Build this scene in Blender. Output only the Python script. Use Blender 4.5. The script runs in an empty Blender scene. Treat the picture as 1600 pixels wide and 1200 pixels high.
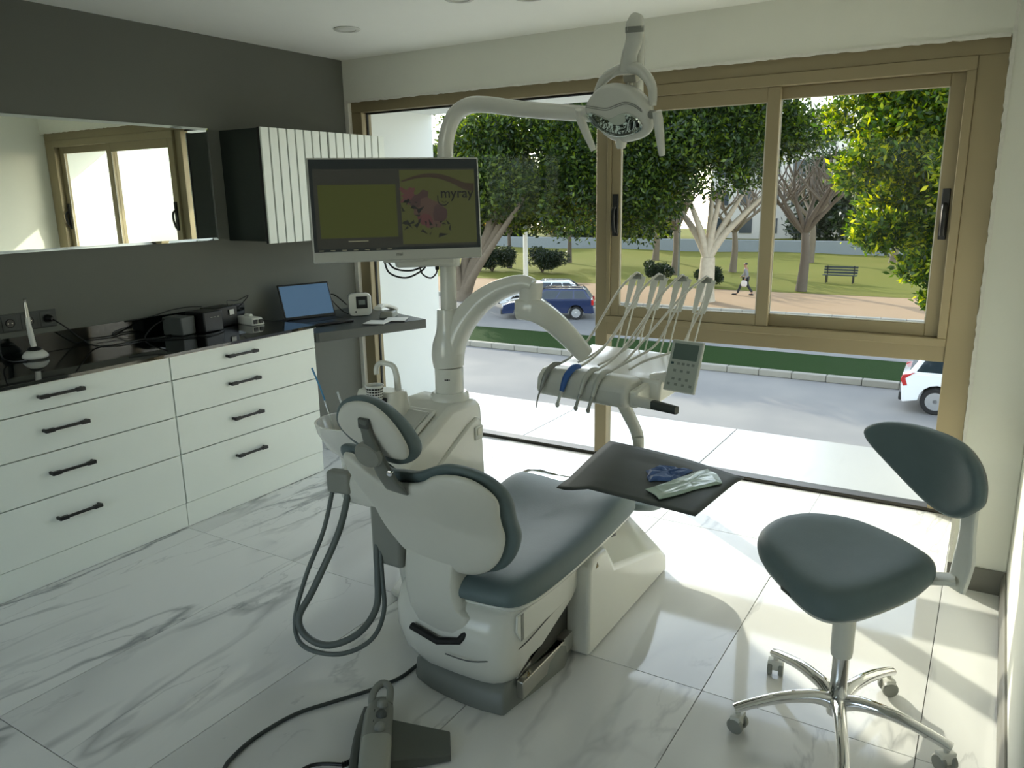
import bpy, bmesh, math, random
import numpy as np
from mathutils import Vector, Matrix
random.seed(7); np.random.seed(7)
scene = bpy.context.scene
COL = scene.collection
PI = math.pi

# ---------------------------------------------------------------- camera
cam_d = bpy.data.cameras.new('camera'); cam = bpy.data.objects.new('camera', cam_d); COL.objects.link(cam)
_yaw, _pit, _rol, _f = 0.55438, 0.23660, -0.017318, 1218.3
fwd = Vector((-math.sin(_yaw)*math.cos(_pit), math.cos(_yaw)*math.cos(_pit), -math.sin(_pit)))
rt = fwd.cross(Vector((0, 0, 1))).normalized(); up = rt.cross(fwd)
r2 = math.cos(_rol)*rt + math.sin(_rol)*up; u2 = -math.sin(_rol)*rt + math.cos(_rol)*up
mt = Matrix.Identity(4)
for i in range(3):
    mt[i][0], mt[i][1], mt[i][2] = r2[i], u2[i], -fwd[i]
mt.translation = (3.98, -4.276, 1.62)
cam.matrix_world = mt
cam_d.sensor_width = 36.0; cam_d.lens = 36.0*_f/1600.0
cam_d.clip_start = 0.05; cam_d.clip_end = 400
scene.camera = cam

# ---------------------------------------------------------------- sky, sun, exposure
SUN_EL = math.radians(24.3)
world = bpy.data.worlds.new('sky_world'); scene.world = world; world.use_nodes = True
wn = world.node_tree; wn.nodes.clear()
sky = wn.nodes.new('ShaderNodeTexSky'); sky.sky_type = 'NISHITA'; sky.sun_disc = False
sky.sun_elevation = SUN_EL; sky.sun_rotation = math.radians(-51.7)
sky.air_density = 1.0; sky.dust_density = 0.7; sky.ozone_density = 1.0
bg = wn.nodes.new('ShaderNodeBackground'); bg.inputs['Strength'].default_value = 0.55
wo = wn.nodes.new('ShaderNodeOutputWorld')
shs = wn.nodes.new('ShaderNodeHueSaturation'); shs.inputs['Saturation'].default_value = 0.55
wn.links.new(sky.outputs[0], shs.inputs['Color']); wn.links.new(shs.outputs[0], bg.inputs['Color']); wn.links.new(bg.outputs[0], wo.inputs['Surface'])

sun_d = bpy.data.lights.new('sun', 'SUN'); sun_d.energy = 3.7; sun_d.color = (1.0, 0.93, 0.80); sun_d.angle = math.radians(0.6)
sun = bpy.data.objects.new('sun', sun_d); COL.objects.link(sun)
sdir = Vector((0.785*math.cos(SUN_EL), -0.62*math.cos(SUN_EL), -math.sin(SUN_EL)))
sun.rotation_euler = sdir.to_track_quat('-Z', 'Y').to_euler(); sun.location = (-20, 16, 14)

vs = scene.view_settings
scene.display_settings.display_device = 'sRGB'
vs.view_transform = 'Standard'; vs.look = 'None'; vs.gamma = 1.0; vs.use_curve_mapping = False
vs.exposure = 0.40

# ---------------------------------------------------------------- materials
def lin(c):
    return tuple(((x/255.0)/12.92 if x/255.0 <= 0.04045 else ((x/255.0+0.055)/1.055)**2.4) for x in c)
MATS = {}
def mat(name, rgb, rough=0.5, metal=0.0, var=0.06, scale=8.0, spec=0.5, coat=0.0, bump=0.0, bscale=60.0, emit=None, estr=0.0, trans=0.0, alpha=1.0, srgb=True, sheen=0.0):
    if name in MATS: return MATS[name]
    m = bpy.data.materials.new(name); m.use_nodes = True
    nt = m.node_tree; b = nt.nodes['Principled BSDF']
    c = lin(rgb) if srgb else rgb
    tc = nt.nodes.new('ShaderNodeTexCoord')
    nz = nt.nodes.new('ShaderNodeTexNoise'); nz.inputs['Scale'].default_value = scale; nz.inputs['Detail'].default_value = 4
    nt.links.new(tc.outputs['Object'], nz.inputs['Vector'])
    mx = nt.nodes.new('ShaderNodeMix'); mx.data_type = 'RGBA'
    mx.inputs[6].default_value = tuple(x*(1-var) for x in c)+(1,)
    mx.inputs[7].default_value = tuple(min(1, x*(1+var)) for x in c)+(1,)
    nt.links.new(nz.outputs['Fac'], mx.inputs[0]); nt.links.new(mx.outputs[2], b.inputs['Base Color'])
    b.inputs['Roughness'].default_value = rough; b.inputs['Metallic'].default_value = metal
    b.inputs['Specular IOR Level'].default_value = spec
    b.inputs['Coat Weight'].default_value = coat; b.inputs['Coat Roughness'].default_value = 0.05
    b.inputs['Transmission Weight'].default_value = trans
    b.inputs['Alpha'].default_value = alpha
    if emit is not None:
        b.inputs['Emission Color'].default_value = lin(emit)+(1,); b.inputs['Emission Strength'].default_value = estr
    if bump:
        n2 = nt.nodes.new('ShaderNodeTexNoise'); n2.inputs['Scale'].default_value = bscale; n2.inputs['Detail'].default_value = 3
        nt.links.new(tc.outputs['Object'], n2.inputs['Vector'])
        bp = nt.nodes.new('ShaderNodeBump'); bp.inputs['Strength'].default_value = bump; bp.inputs['Distance'].default_value = 0.01
        nt.links.new(n2.outputs['Fac'], bp.inputs['Height']); nt.links.new(bp.outputs['Normal'], b.inputs['Normal'])
    MATS[name] = m
    return m

def glass_mat(name, tint=(0.93, 0.96, 0.94), rough=0.0, refl=1.0, haze=0.0):
    m = bpy.data.materials.new(name); m.use_nodes = True; nt = m.node_tree; nt.nodes.clear()
    o = nt.nodes.new('ShaderNodeOutputMaterial')
    t = nt.nodes.new('ShaderNodeBsdfTransparent'); t.inputs[0].default_value = tint+(1,)
    g = nt.nodes.new('ShaderNodeBsdfGlossy'); g.inputs['Roughness'].default_value = rough
    fr = nt.nodes.new('ShaderNodeFresnel'); fr.inputs['IOR'].default_value = 1.45
    ml = nt.nodes.new('ShaderNodeMath'); ml.operation = 'MULTIPLY'; ml.inputs[1].default_value = refl
    ge = nt.nodes.new('ShaderNodeNewGeometry'); inv = nt.nodes.new('ShaderNodeMath'); inv.operation = 'SUBTRACT'; inv.inputs[0].default_value = 1.0
    nt.links.new(ge.outputs['Backfacing'], inv.inputs[1])   # the inner side of the thin pane must not reflect totally
    m0 = nt.nodes.new('ShaderNodeMath'); m0.operation = 'MULTIPLY'; nt.links.new(fr.outputs[0], m0.inputs[0]); nt.links.new(inv.outputs[0], m0.inputs[1])
    nt.links.new(m0.outputs[0], ml.inputs[0])
    ms = nt.nodes.new('ShaderNodeMixShader')
    nt.links.new(ml.outputs[0], ms.inputs[0]); nt.links.new(t.outputs[0], ms.inputs[1]); nt.links.new(g.outputs[0], ms.inputs[2])
    last = ms
    if haze:
        d = nt.nodes.new('ShaderNodeBsdfDiffuse'); d.inputs[0].default_value = (0.85, 0.87, 0.85, 1)
        nz = nt.nodes.new('ShaderNodeTexNoise'); nz.inputs['Scale'].default_value = 2.5; nz.inputs['Detail'].default_value = 5
        tc = nt.nodes.new('ShaderNodeTexCoord'); nt.links.new(tc.outputs['Object'], nz.inputs['Vector'])
        m2 = nt.nodes.new('ShaderNodeMath'); m2.operation = 'MULTIPLY'; m2.inputs[1].default_value = haze
        nt.links.new(nz.outputs['Fac'], m2.inputs[0])
        ms2 = nt.nodes.new('ShaderNodeMixShader'); nt.links.new(m2.outputs[0], ms2.inputs[0])
        nt.links.new(ms.outputs[0], ms2.inputs[1]); nt.links.new(d.outputs[0], ms2.inputs[2]); last = ms2
    nt.links.new(last.outputs[0], o.inputs[0])
    MATS[name] = m
    return m

def marble_mat(name, base=(0.83, 0.83, 0.80), vein=(0.33, 0.34, 0.34), rough=0.06, ang=0.18, amount=1.35):
    m = bpy.data.materials.new(name); m.use_nodes = True; nt = m.node_tree; b = nt.nodes['Principled BSDF']
    N = nt.nodes.new; L = nt.links.new
    geo = N('ShaderNodeNewGeometry'); oi = N('ShaderNodeObjectInfo')
    mp = N('ShaderNodeMapping'); mp.inputs['Rotation'].default_value = (0, 0, ang); mp.inputs['Scale'].default_value = (1.0, 0.30, 1.0)
    L(geo.outputs['Position'], mp.inputs['Vector'])
    sc = N('ShaderNodeVectorMath'); sc.operation = 'SCALE'; sc.inputs[3].default_value = 9.0
    cb = N('ShaderNodeCombineXYZ'); L(oi.outputs['Random'], cb.inputs[0]); L(oi.outputs['Random'], cb.inputs[2])
    L(cb.outputs[0], sc.inputs[0])
    ad = N('ShaderNodeVectorMath'); ad.operation = 'ADD'; L(mp.outputs[0], ad.inputs[0]); L(sc.outputs[0], ad.inputs[1])
    def ridge(scale, width, detail, dist):
        nz = N('ShaderNodeTexNoise'); nz.inputs['Scale'].default_value = scale; nz.inputs['Detail'].default_value = detail
        nz.inputs['Roughness'].default_value = 0.55; nz.inputs['Distortion'].default_value = dist
        L(ad.outputs[0], nz.inputs['Vector'])
        s = N('ShaderNodeMath'); s.operation = 'SUBTRACT'; s.inputs[1].default_value = 0.5; L(nz.outputs['Fac'], s.inputs[0])
        a = N('ShaderNodeMath'); a.operation = 'ABSOLUTE'; L(s.outputs[0], a.inputs[0])
        r = N('ShaderNodeMapRange'); r.inputs[1].default_value = 0.0; r.inputs[2].default_value = width; r.inputs[3].default_value = 1.0; r.inputs[4].default_value = 0.0
        L(a.outputs[0], r.inputs[0]); return r.outputs[0]
    v1 = ridge(1.25, 0.016, 5.0, 0.35); v2 = ridge(2.6, 0.010, 6.0, 0.5); v3 = ridge(0.9, 0.07, 3.0, 0.2)
    msk = N('ShaderNodeTexNoise'); msk.inputs['Scale'].default_value = 2.2; L(ad.outputs[0], msk.inputs['Vector'])
    mr = N('ShaderNodeMapRange'); mr.inputs[1].default_value = 0.42; mr.inputs[2].default_value = 0.62; L(msk.outputs['Fac'], mr.inputs[0])
    def mul(a, k):
        n = N('ShaderNodeMath'); n.operation = 'MULTIPLY'; L(a, n.inputs[0])
        if isinstance(k, float): n.inputs[1].default_value = k
        else: L(k, n.inputs[1])
        return n.outputs[0]
    def add(a, c):
        n = N('ShaderNodeMath'); n.operation = 'ADD'; n.use_clamp = True; L(a, n.inputs[0]); L(c, n.inputs[1]); return n.outputs[0]
    tot = add(add(mul(mul(v1, mr.outputs[0]), 0.75*amount), mul(mul(v2, mr.outputs[0]), 0.35*amount)), mul(v3, 0.22*amount))
    mx = N('ShaderNodeMix'); mx.data_type = 'RGBA'; mx.inputs[6].default_value = base+(1,); mx.inputs[7].default_value = vein+(1,)
    L(tot, mx.inputs[0]); L(mx.outputs[2], b.inputs['Base Color'])
    b.inputs['Roughness'].default_value = rough
    MATS[name] = m
    return m

def leaf_mat(name, cols, trans=0.35):
    m = bpy.data.materials.new(name); m.use_nodes = True; nt = m.node_tree; nt.nodes.clear()
    N = nt.nodes.new; L = nt.links.new
    geo = N('ShaderNodeNewGeometry'); rp = N('ShaderNodeValToRGB')
    els = rp.color_ramp.elements
    while len(els) < len(cols): els.new(0.5)
    for i, c in enumerate(cols):
        els[i].position = i/(len(cols)-1.0); els[i].color = lin(c)+(1,)
    L(geo.outputs['Random Per Island'], rp.inputs[0])
    d = N('ShaderNodeBsdfPrincipled'); d.inputs['Roughness'].default_value = 0.42
    L(rp.outputs[0], d.inputs['Base Color'])
    t = N('ShaderNodeBsdfTranslucent')
    hs = N('ShaderNodeHueSaturation'); hs.inputs['Hue'].default_value = 0.47; hs.inputs['Saturation'].default_value = 1.15; hs.inputs['Value'].default_value = 2.3
    L(rp.outputs[0], hs.inputs['Color']); L(hs.outputs[0], t.inputs['Color'])
    ms = N('ShaderNodeMixShader'); ms.inputs[0].default_value = trans
    L(d.outputs[0], ms.inputs[1]); L(t.outputs[0], ms.inputs[2])
    o = N('ShaderNodeOutputMaterial'); L(ms.outputs[0], o.inputs[0])
    MATS[name] = m
    return m

WHITE = mat('white_plastic', (226, 226, 216), 0.22, var=0.015, coat=0.25)
WHITE2 = mat('white_plastic_satin', (218, 218, 208), 0.4, var=0.02)
LACQ = mat('white_lacquer', (240, 245, 236), 0.30, var=0.012)
CEIL = mat('white_ceiling_paint', (249, 249, 240), 0.9, var=0.012)
WALLW = mat('offwhite_wall_paint', (236, 236, 224), 0.85, var=0.02)
WALLD = mat('charcoal_wall_paint', (102, 104, 95), 0.75, var=0.03)
PLAST = mat('rough_plaster', (232, 230, 220), 0.9, var=0.08, scale=40, bump=0.4)
FRAME = mat('bronze_aluminium', (150, 137, 106), 0.42, var=0.03, scale=3, metal=0.15)
FRAMED = mat('dark_gasket', (28, 28, 26), 0.6)
BLACKG = mat('black_glass_top', (10, 14, 13), 0.04, var=0.1, coat=0.3)
DESKM = mat('graphite_laminate', (62, 68, 66), 0.38, var=0.05)
DKGREEN = mat('dark_green_side', (30, 38, 34), 0.35, var=0.05)
BLACKM = mat('matt_black_metal', (18, 19, 18), 0.4)
BLACKP = mat('black_plastic', (16, 17, 17), 0.35)
RUBBER = mat('grey_rubber', (98, 106, 102), 0.5)
LEATHER = mat('teal_grey_leather', (98, 114, 116), 0.5, var=0.07, scale=20, bump=0.05, bscale=180, spec=0.35)
LEATHERD = mat('dark_leather_edge', (62, 74, 72), 0.45, var=0.07, scale=20)
GREYP = mat('grey_plastic', (140, 142, 134), 0.4)
GREYD = mat('dark_grey_plastic', (74, 78, 74), 0.45)
CHROME = mat('chrome', (225, 225, 225), 0.05, metal=1.0, var=0.01)
ALU = mat('brushed_aluminium', (190, 188, 178), 0.3, metal=0.9)
MIRR = mat('mirror_silver', (222, 228, 222), 0.0, metal=1.0, var=0.0)
GROUT = mat('grey_grout', (120, 120, 114), 0.8)
PAPER = mat('white_paper', (232, 232, 226), 0.7)
GLASS = glass_mat('window_glass', (0.955, 0.975, 0.96), refl=0.15, haze=0.004)
CLEARP = glass_mat('clear_film', (0.95, 0.97, 0.97), rough=0.12, refl=3.0)
MARBLE = marble_mat('marble_tile')
MARBLE2 = marble_mat('terrace_marble', base=(0.43, 0.44, 0.435), rough=0.25, amount=0.3)

# ---------------------------------------------------------------- mesh helpers
def V(*a): return Vector(a[0]) if len(a) == 1 else Vector(a)
def nb(): return bmesh.new()
def box(bm, c, s, rot=None, taper=None):
    """box centre c size s; rot = Matrix or z angle; taper=(tx,ty) scales the top"""
    if rot is None: R = Matrix.Identity(3)
    elif isinstance(rot, (int, float)): R = Matrix.Rotation(rot, 3, 'Z')
    else: R = rot
    vs_ = []
    for z in (-1, 1):
        for y in (-1, 1):
            for x in (-1, 1):
                k = taper if (taper and z == 1) else (1, 1)
                vs_.append(bm.verts.new(V(c)+R@Vector((x*s[0]/2*k[0], y*s[1]/2*k[1], z*s[2]/2))))
    for f in ((0, 2, 3, 1), (4, 5, 7, 6), (0, 1, 5, 4), (2, 6, 7, 3), (1, 3, 7, 5), (0, 4, 6, 2)):
        bm.faces.new([vs_[i] for i in f])
    return vs_
def b6(bm, x0, x1, y0, y1, z0, z1): return box(bm, ((x0+x1)/2, (y0+y1)/2, (z0+z1)/2), (abs(x1-x0), abs(y1-y0), abs(z1-z0)))
def spline(pts, n=6):
    P = [V(p) for p in pts]
    if len(P) < 3: return P
    out = []
    for i in range(len(P)-1):
        p0 = P[max(i-1, 0)]; p1 = P[i]; p2 = P[i+1]; p3 = P[min(i+2, len(P)-1)]
        for k in range(n):
            t = k/n
            out.append(0.5*((2*p1)+(p2-p0)*t+(2*p0-5*p1+4*p2-p3)*t*t+(3*p1-p0-3*p2+p3)*t*t*t))
    out.append(P[-1]); return out
def lerp_list(vals, n):
    m = len(vals); out = []
    for i in range(n):
        t = i/(n-1.0)*(m-1); k = min(int(t), m-2); f = t-k
        a, b_ = vals[k], vals[k+1]
        out.append(a*(1-f)+b_*f if not isinstance(a, tuple) else tuple(x*(1-f)+y*f for x, y in zip(a, b_)))
    return out
def sweep(bm, pts, rad, seg=10, upv=None, cap=True, power=2.0):
    """tube along pts; rad = radius, list of radii or list of (ra, rb) for side/up ellipse; power>2 gives a squarer section"""
    P = [V(p) for p in pts]; n = len(P)
    if not isinstance(rad, (list, tuple)): rad = [rad, rad]
    elif isinstance(rad, tuple): rad = [rad, rad]
    R = rad if len(rad) == n else lerp_list(rad, n)
    rings = []; prev = None
    for i in range(n):
        t = (P[min(i+1, n-1)]-P[max(i-1, 0)]).normalized()
        if upv is not None: u = V(upv)
        elif prev is None: u = Vector((0, 0, 1)) if abs(t.z) < 0.9 else Vector((1, 0, 0))
        else: u = prev
        s = t.cross(u)
        if s.length < 1e-5: s = t.cross(Vector((0.3, 1, 0.2)))
        s.normalize(); u = s.cross(t).normalized(); prev = u
        ra, rb = R[i] if isinstance(R[i], tuple) else (R[i], R[i])
        ring = []
        for k in range(seg):
            a = 2*PI*k/seg; ca, sa = math.cos(a), math.sin(a)
            if power != 2.0:
                ca = math.copysign(abs(ca)**(2/power), ca); sa = math.copysign(abs(sa)**(2/power), sa)
            ring.append(bm.verts.new(P[i]+s*(ra*ca)+u*(rb*sa)))
        rings.append(ring)
    for i in range(n-1):
        for k in range(seg):
            bm.faces.new((rings[i][k], rings[i][(k+1) % seg], rings[i+1][(k+1) % seg], rings[i+1][k]))
    if cap:
        bm.faces.new(rings[0][::-1]); bm.faces.new(rings[-1])
    return rings
def tube(bm, pts, r, seg=10, n=6, **k): return sweep(bm, spline(pts, n), r, seg, **k)
def cyl(bm, a, b, r, r2=None, seg=20): return sweep(bm, [a, b], [r, r if r2 is None else r2], seg)
def lathe(bm, prof, c, axis=(0, 0, 1), seg=24):
    """prof = [(radius, height)...] around axis at c"""
    ax = V(axis).normalized(); s = ax.cross(Vector((0, 1, 0)) if abs(ax.y) < 0.9 else Vector((1, 0, 0))).normalized(); t = ax.cross(s)
    rings = []
    for r, h in prof:
        if r < 1e-6: rings.append([bm.verts.new(V(c)+ax*h)])
        else: rings.append([bm.verts.new(V(c)+ax*h+(s*math.cos(2*PI*k/seg)+t*math.sin(2*PI*k/seg))*r) for k in range(seg)])
    for A, B in zip(rings[:-1], rings[1:]):
        for k in range(seg):
            k2 = (k+1) % seg
            if len(A) == 1 and len(B) == 1: continue
            if len(A) == 1: bm.faces.new((A[0], B[k2], B[k]))
            elif len(B) == 1: bm.faces.new((A[k], A[k2], B[0]))
            else: bm.faces.new((A[k], A[k2], B[k2], B[k]))
    if len(rings[0]) > 1: bm.faces.new(rings[0][::-1])
    if len(rings[-1]) > 1: bm.faces.new(rings[-1])
def prism(bm, poly, axis, a, b, inset=0.0):
    """extrude a 2D polygon along axis 'x','y','z' from a to b"""
    def m(p, v): return {'x': (v, p[0], p[1]), 'y': (p[0], v, p[1]), 'z': (p[0], p[1], v)}[axis]
    A = [bm.verts.new(m(p, a)) for p in poly]; B = [bm.verts.new(m(p, b)) for p in poly]
    n = len(poly)
    for i in range(n): bm.faces.new((A[i], A[(i+1) % n], B[(i+1) % n], B[i]))
    bm.faces.new(A[::-1]); bm.faces.new(B)
def pillow(bm, outline, fmap, prof, centre=None):
    """closed pad: outline (2D, star shaped), fmap(u, v, h) -> 3D, prof = [(scale, height)...] from lower centre to upper centre"""
    o = [Vector((p[0], p[1])) for p in outline]; n = len(o)
    c = Vector(centre) if centre else sum(o, Vector((0, 0)))/n
    rings = []
    for s, h in prof:
        if s <= 0.001: rings.append([bm.verts.new(fmap(c.x, c.y, h))])
        else: rings.append([bm.verts.new(fmap(*(c+(p-c)*s), h)) for p in o])
    for A, B in zip(rings[:-1], rings[1:]):
        for k in range(n):
            k2 = (k+1) % n
            if len(A) == 1: bm.faces.new((A[0], B[k], B[k2]))
            elif len(B) == 1: bm.faces.new((A[k], B[0], A[k2]))
            else: bm.faces.new((A[k], B[k], B[k2], A[k2]))
def smooth_closed(pts, n=4):
    P = [Vector(p) for p in pts]; m = len(P); out = []
    for i in range(m):
        p0, p1, p2, p3 = P[i-1], P[i], P[(i+1) % m], P[(i+2) % m]
        for k in range(n):
            t = k/n
            out.append(0.5*((2*p1)+(p2-p0)*t+(2*p0-5*p1+4*p2-p3)*t*t+(3*p1-p0-3*p2+p3)*t*t*t))
    return [tuple(p) for p in out]
def rrect(w, h, r, n=4):
    out = []
    for cx, cy, a0 in ((w/2-r, h/2-r, 0), (-w/2+r, h/2-r, 90), (-w/2+r, -h/2+r, 180), (w/2-r, -h/2+r, 270)):
        for k in range(n+1):
            a = math.radians(a0+90*k/n); out.append((cx+r*math.cos(a), cy+r*math.sin(a)))
    return out

ORIG = {}
def mk(name, bm, material, parent=None, bevel=0.0, smooth=True, origin=None, segs=2, sub=0, angle=40):
    bmesh.ops.recalc_face_normals(bm, faces=bm.faces[:])
    if parent is not None: o0 = ORIG[parent.name]
    elif origin is not None: o0 = V(origin)
    else:
        co = [v.co for v in bm.verts]
        o0 = Vector(((min(c.x for c in co)+max(c.x for c in co))/2, (min(c.y for c in co)+max(c.y for c in co))/2, min(c.z for c in co)))
    bmesh.ops.translate(bm, verts=bm.verts[:], vec=-o0)
    me = bpy.data.meshes.new(name); bm.to_mesh(me); bm.free()
    if smooth:
        for p in me.polygons: p.use_smooth = True
    ob = bpy.data.objects.new(name, me); COL.objects.link(ob)
    me.materials.append(material)
    if bevel:
        md = ob.modifiers.new('bevel', 'BEVEL'); md.width = bevel; md.segments = segs; md.limit_method = 'ANGLE'; md.angle_limit = math.radians(35)
        md.harden_normals = False
    if sub:
        md = ob.modifiers.new('sub', 'SUBSURF'); md.levels = sub; md.render_levels = sub
    if smooth and not sub:
        try: me.set_sharp_from_angle(angle=math.radians(angle))
        except Exception: pass
    if parent is not None: ob.parent = parent
    else: ob.location = o0
    ORIG[ob.name] = o0
    return ob
def tag(o, label, cat, group=None, kind=None):
    if label: o['label'] = label
    if cat: o['category'] = cat
    if group: o['group'] = group
    if kind: o['kind'] = kind
    return o
def thing(name, loc, label, cat, group=None):
    o = bpy.data.objects.new(name, None); COL.objects.link(o); o.location = loc; o.empty_display_size = 0.1
    ORIG[o.name] = V(loc)
    return tag(o, label, cat, group)
def struct(o, label=None):
    o['kind'] = 'structure'
    if label: o['label'] = label
    return o
def group_empty(name, loc):
    o = bpy.data.objects.new(name, None); COL.objects.link(o); o.location = loc; ORIG[o.name] = V(loc); return o
def copy_child(src, parent, off, name=None):
    c = src.copy(); COL.objects.link(c); c.parent = parent; c.location = V(off)
    ORIG[c.name] = ORIG[parent.name]
    return c
def text_mesh(txt, size, M4, material, parent, name, depth=0.0005, bold=0.0, align='LEFT'):
    cu = bpy.data.curves.new('tmp', 'FONT'); cu.body = txt; cu.size = size; cu.extrude = depth; cu.offset = bold; cu.align_x = align
    to = bpy.data.objects.new('tmp', cu); COL.objects.link(to)
    dg = bpy.context.evaluated_depsgraph_get()
    me = bpy.data.meshes.new_from_object(to.evaluated_get(dg)); bpy.data.objects.remove(to)
    me.transform(Matrix.Translation(-ORIG[parent.name])@M4)
    me.materials.clear(); me.materials.append(material); me.name = name
    ob = bpy.data.objects.new(name, me); COL.objects.link(ob); ob.parent = parent; ORIG[ob.name] = ORIG[parent.name]
    return ob
# ================================================================ ROOM
XR, YB, HC = 4.155, -6.3, 2.542
# floor slab with individually laid tiles
bm = nb(); b6(bm, -0.02, XR+0.02, YB-0.02, 0.10, -0.08, -0.012)
floor = struct(mk('floor', bm, GROUT, origin=(0, 0, 0)), 'polished white marble-look tile floor with grey veins')
TX = [3.937-0.64*k for k in range(-1, 8)][::-1]; TY = [-0.72-1.28*k for k in range(-1, 6)][::-1]
G = 0.0013; shared = {}
for i in range(len(TX)-1):
    for j in range(len(TY)-1):
        x0, x1 = max(TX[i], 0.0), min(TX[i+1], XR); y0, y1 = max(TY[j], YB), min(TY[j+1], 0.035)
        if x1-x0 < 0.01 or y1-y0 < 0.01: continue
        key = (round(x1-x0, 3), round(y1-y0, 3))
        if key not in shared:
            b = nb(); box(b, (0, 0, -0.006), (x1-x0-2*G, y1-y0-2*G, 0.012))
            o = mk('tile', b, MARBLE, parent=floor, smooth=False, bevel=0.0006, segs=1); shared[key] = o
        else:
            o = shared[key].copy(); COL.objects.link(o); o.parent = floor
        o.location = ((x0+x1)/2, (y0+y1)/2, 0)
# terrace slab outside, with large tiles
bm = nb(); b6(bm, -6.0, 9.0, 0.16, 1.06, -0.32, -0.035)
terr = struct(mk('terrace_floor', bm, mat('terrace_edge', (215, 214, 206), 0.8), origin=(0, 0, 0)), 'white tiled balcony slab outside the window')
tsh = {}
for k in range(-5, 7):
    x0, x1 = 1.29+1.255*k, 1.29+1.255*(k+1)
    b = nb(); box(b, (0, 0, -0.012), (1.249, 0.89, 0.024))
    if 't' not in tsh: o = mk('tile', b, MARBLE2, parent=terr, smooth=False, bevel=0.001, segs=1); tsh['t'] = o
    else: o = tsh['t'].copy(); COL.objects.link(o); o.parent = terr; b.free()
    o.location = ((x0+x1)/2, 0.613, -0.012)
bm = nb(); b6(bm, -0.2, XR+0.2, YB-0.2, 0.0, HC, HC+0.2)
ceil = struct(mk('ceiling', bm, CEIL, smooth=False), 'plain white ceiling')
bm = nb(); b6(bm, -0.2, 0.0, YB-0.2, 0.16, -0.1, HC)
struct(mk('wall_left', bm, WALLD, smooth=False), 'charcoal painted wall behind the cabinets')
bm = nb(); b6(bm, XR, XR+0.2, YB-0.2, 0.16, -0.1, HC)
struct(mk('wall_right', bm, WALLW, smooth=False), 'off-white wall at the right')
bm = nb(); b6(bm, -0.2, 1.0, YB-0.2, YB, -0.1, HC); b6(bm, 3.3, XR+0.2, YB-0.2, YB, -0.1, HC); b6(bm, 1.0, 3.3, YB-0.2, YB, -0.1, 0.5); b6(bm, 1.0, 3.3, YB-0.2, YB, 2.3, HC)
struct(mk('wall_back', bm, WALLW, smooth=False), 'off-white wall behind the viewer')
wb = group_empty('added_fill_window', (2.1, YB-0.1, 0.5)); wb['kind'] = 'structure'; wb['label'] = 'wide rear window added behind the viewer for fill light'  # window added in the unseen back wall to let in fill light
for (x0, x1, z0, z1) in ((1.0, 1.06, 0.5, 2.3), (3.24, 3.3, 0.5, 2.3), (2.12, 2.18, 0.5, 2.3), (1.06, 3.24, 0.5, 0.56), (1.06, 3.24, 2.24, 2.3)):
    bm = nb(); b6(bm, x0, x1, YB-0.14, YB-0.08, z0, z1); mk('frame', bm, FRAME, parent=wb, smooth=False)
for (x0, x1) in ((1.06, 2.12), (2.18, 3.24)):
    bm = nb(); b6(bm, x0, x1, YB-0.112, YB-0.106, 0.56, 2.24); mk('pane', bm, GLASS, parent=wb, smooth=False)
# window wall: lintel, left jamb, right pier that steps into the room
bm = nb(); b6(bm, 0.0, XR, 0.0, 0.16, 2.272, HC)
struct(mk('wall_window', bm, WALLW, smooth=False), 'grey-white lintel above the window')
bm = nb(); b6(bm, 3.945, XR, -0.77, 0.16, 0.0, HC)
struct(mk('wall_pier', bm, WALLW, bevel=0.006), 'off-white pier right of the window')
# ragged plaster strips around the opening
def ragged(name, pts, w, axis, seed, th=0.006):
    rnd = random.Random(seed); bm = nb(); (x0, z0), (x1, z1) = pts; n = 140; A = []; B = []; A2 = []; B2 = []
    for i in range(n+1):
        t = i/n; x = x0+(x1-x0)*t; z = z0+(z1-z0)*t; j = rnd.uniform(-0.18, 0.18)*w; j2 = rnd.uniform(-0.05, 0.05)*w
        if axis == 'h': a, c = (x, z+w/2+j2), (x, z-w/2+j)
        else: a, c = (x+w/2+j2, z), (x-w/2+j, z)
        for L_, p, y in ((A, a, yy), (B, c, yy), (A2, a, yy-th), (B2, c, yy-th)): L_.append(bm.verts.new((p[0], y, p[1])))
    for i in range(n):
        bm.faces.new((A2[i], A2[i+1], B2[i+1], B2[i])); bm.faces.new((A[i], A2[i], A2[i+1], A[i+1]) ); bm.faces.new((B[i], B[i+1], B2[i+1], B2[i]))
    return mk(name, bm, PLAST)
yy = 0.0
struct(ragged('trim_1', [(0.02, 2.272), (3.93, 2.272)], 0.016, 'h', 1), 'ragged white plaster edge under the lintel')
yy = -0.765
struct(ragged('trim_2', [(3.95, 0.02), (3.95, HC)], 0.014, 'v', 2, 0.012), 'ragged white plaster edge of the pier')
# left jamb: pale reveal strip + thin wall return
bm = nb(); b6(bm, -0.02, 0.035, 0.0, 0.16, 0.0, 2.272)
struct(mk('trim_3', bm, PLAST, bevel=0.004), 'pale plaster reveal at the left jamb')
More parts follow.
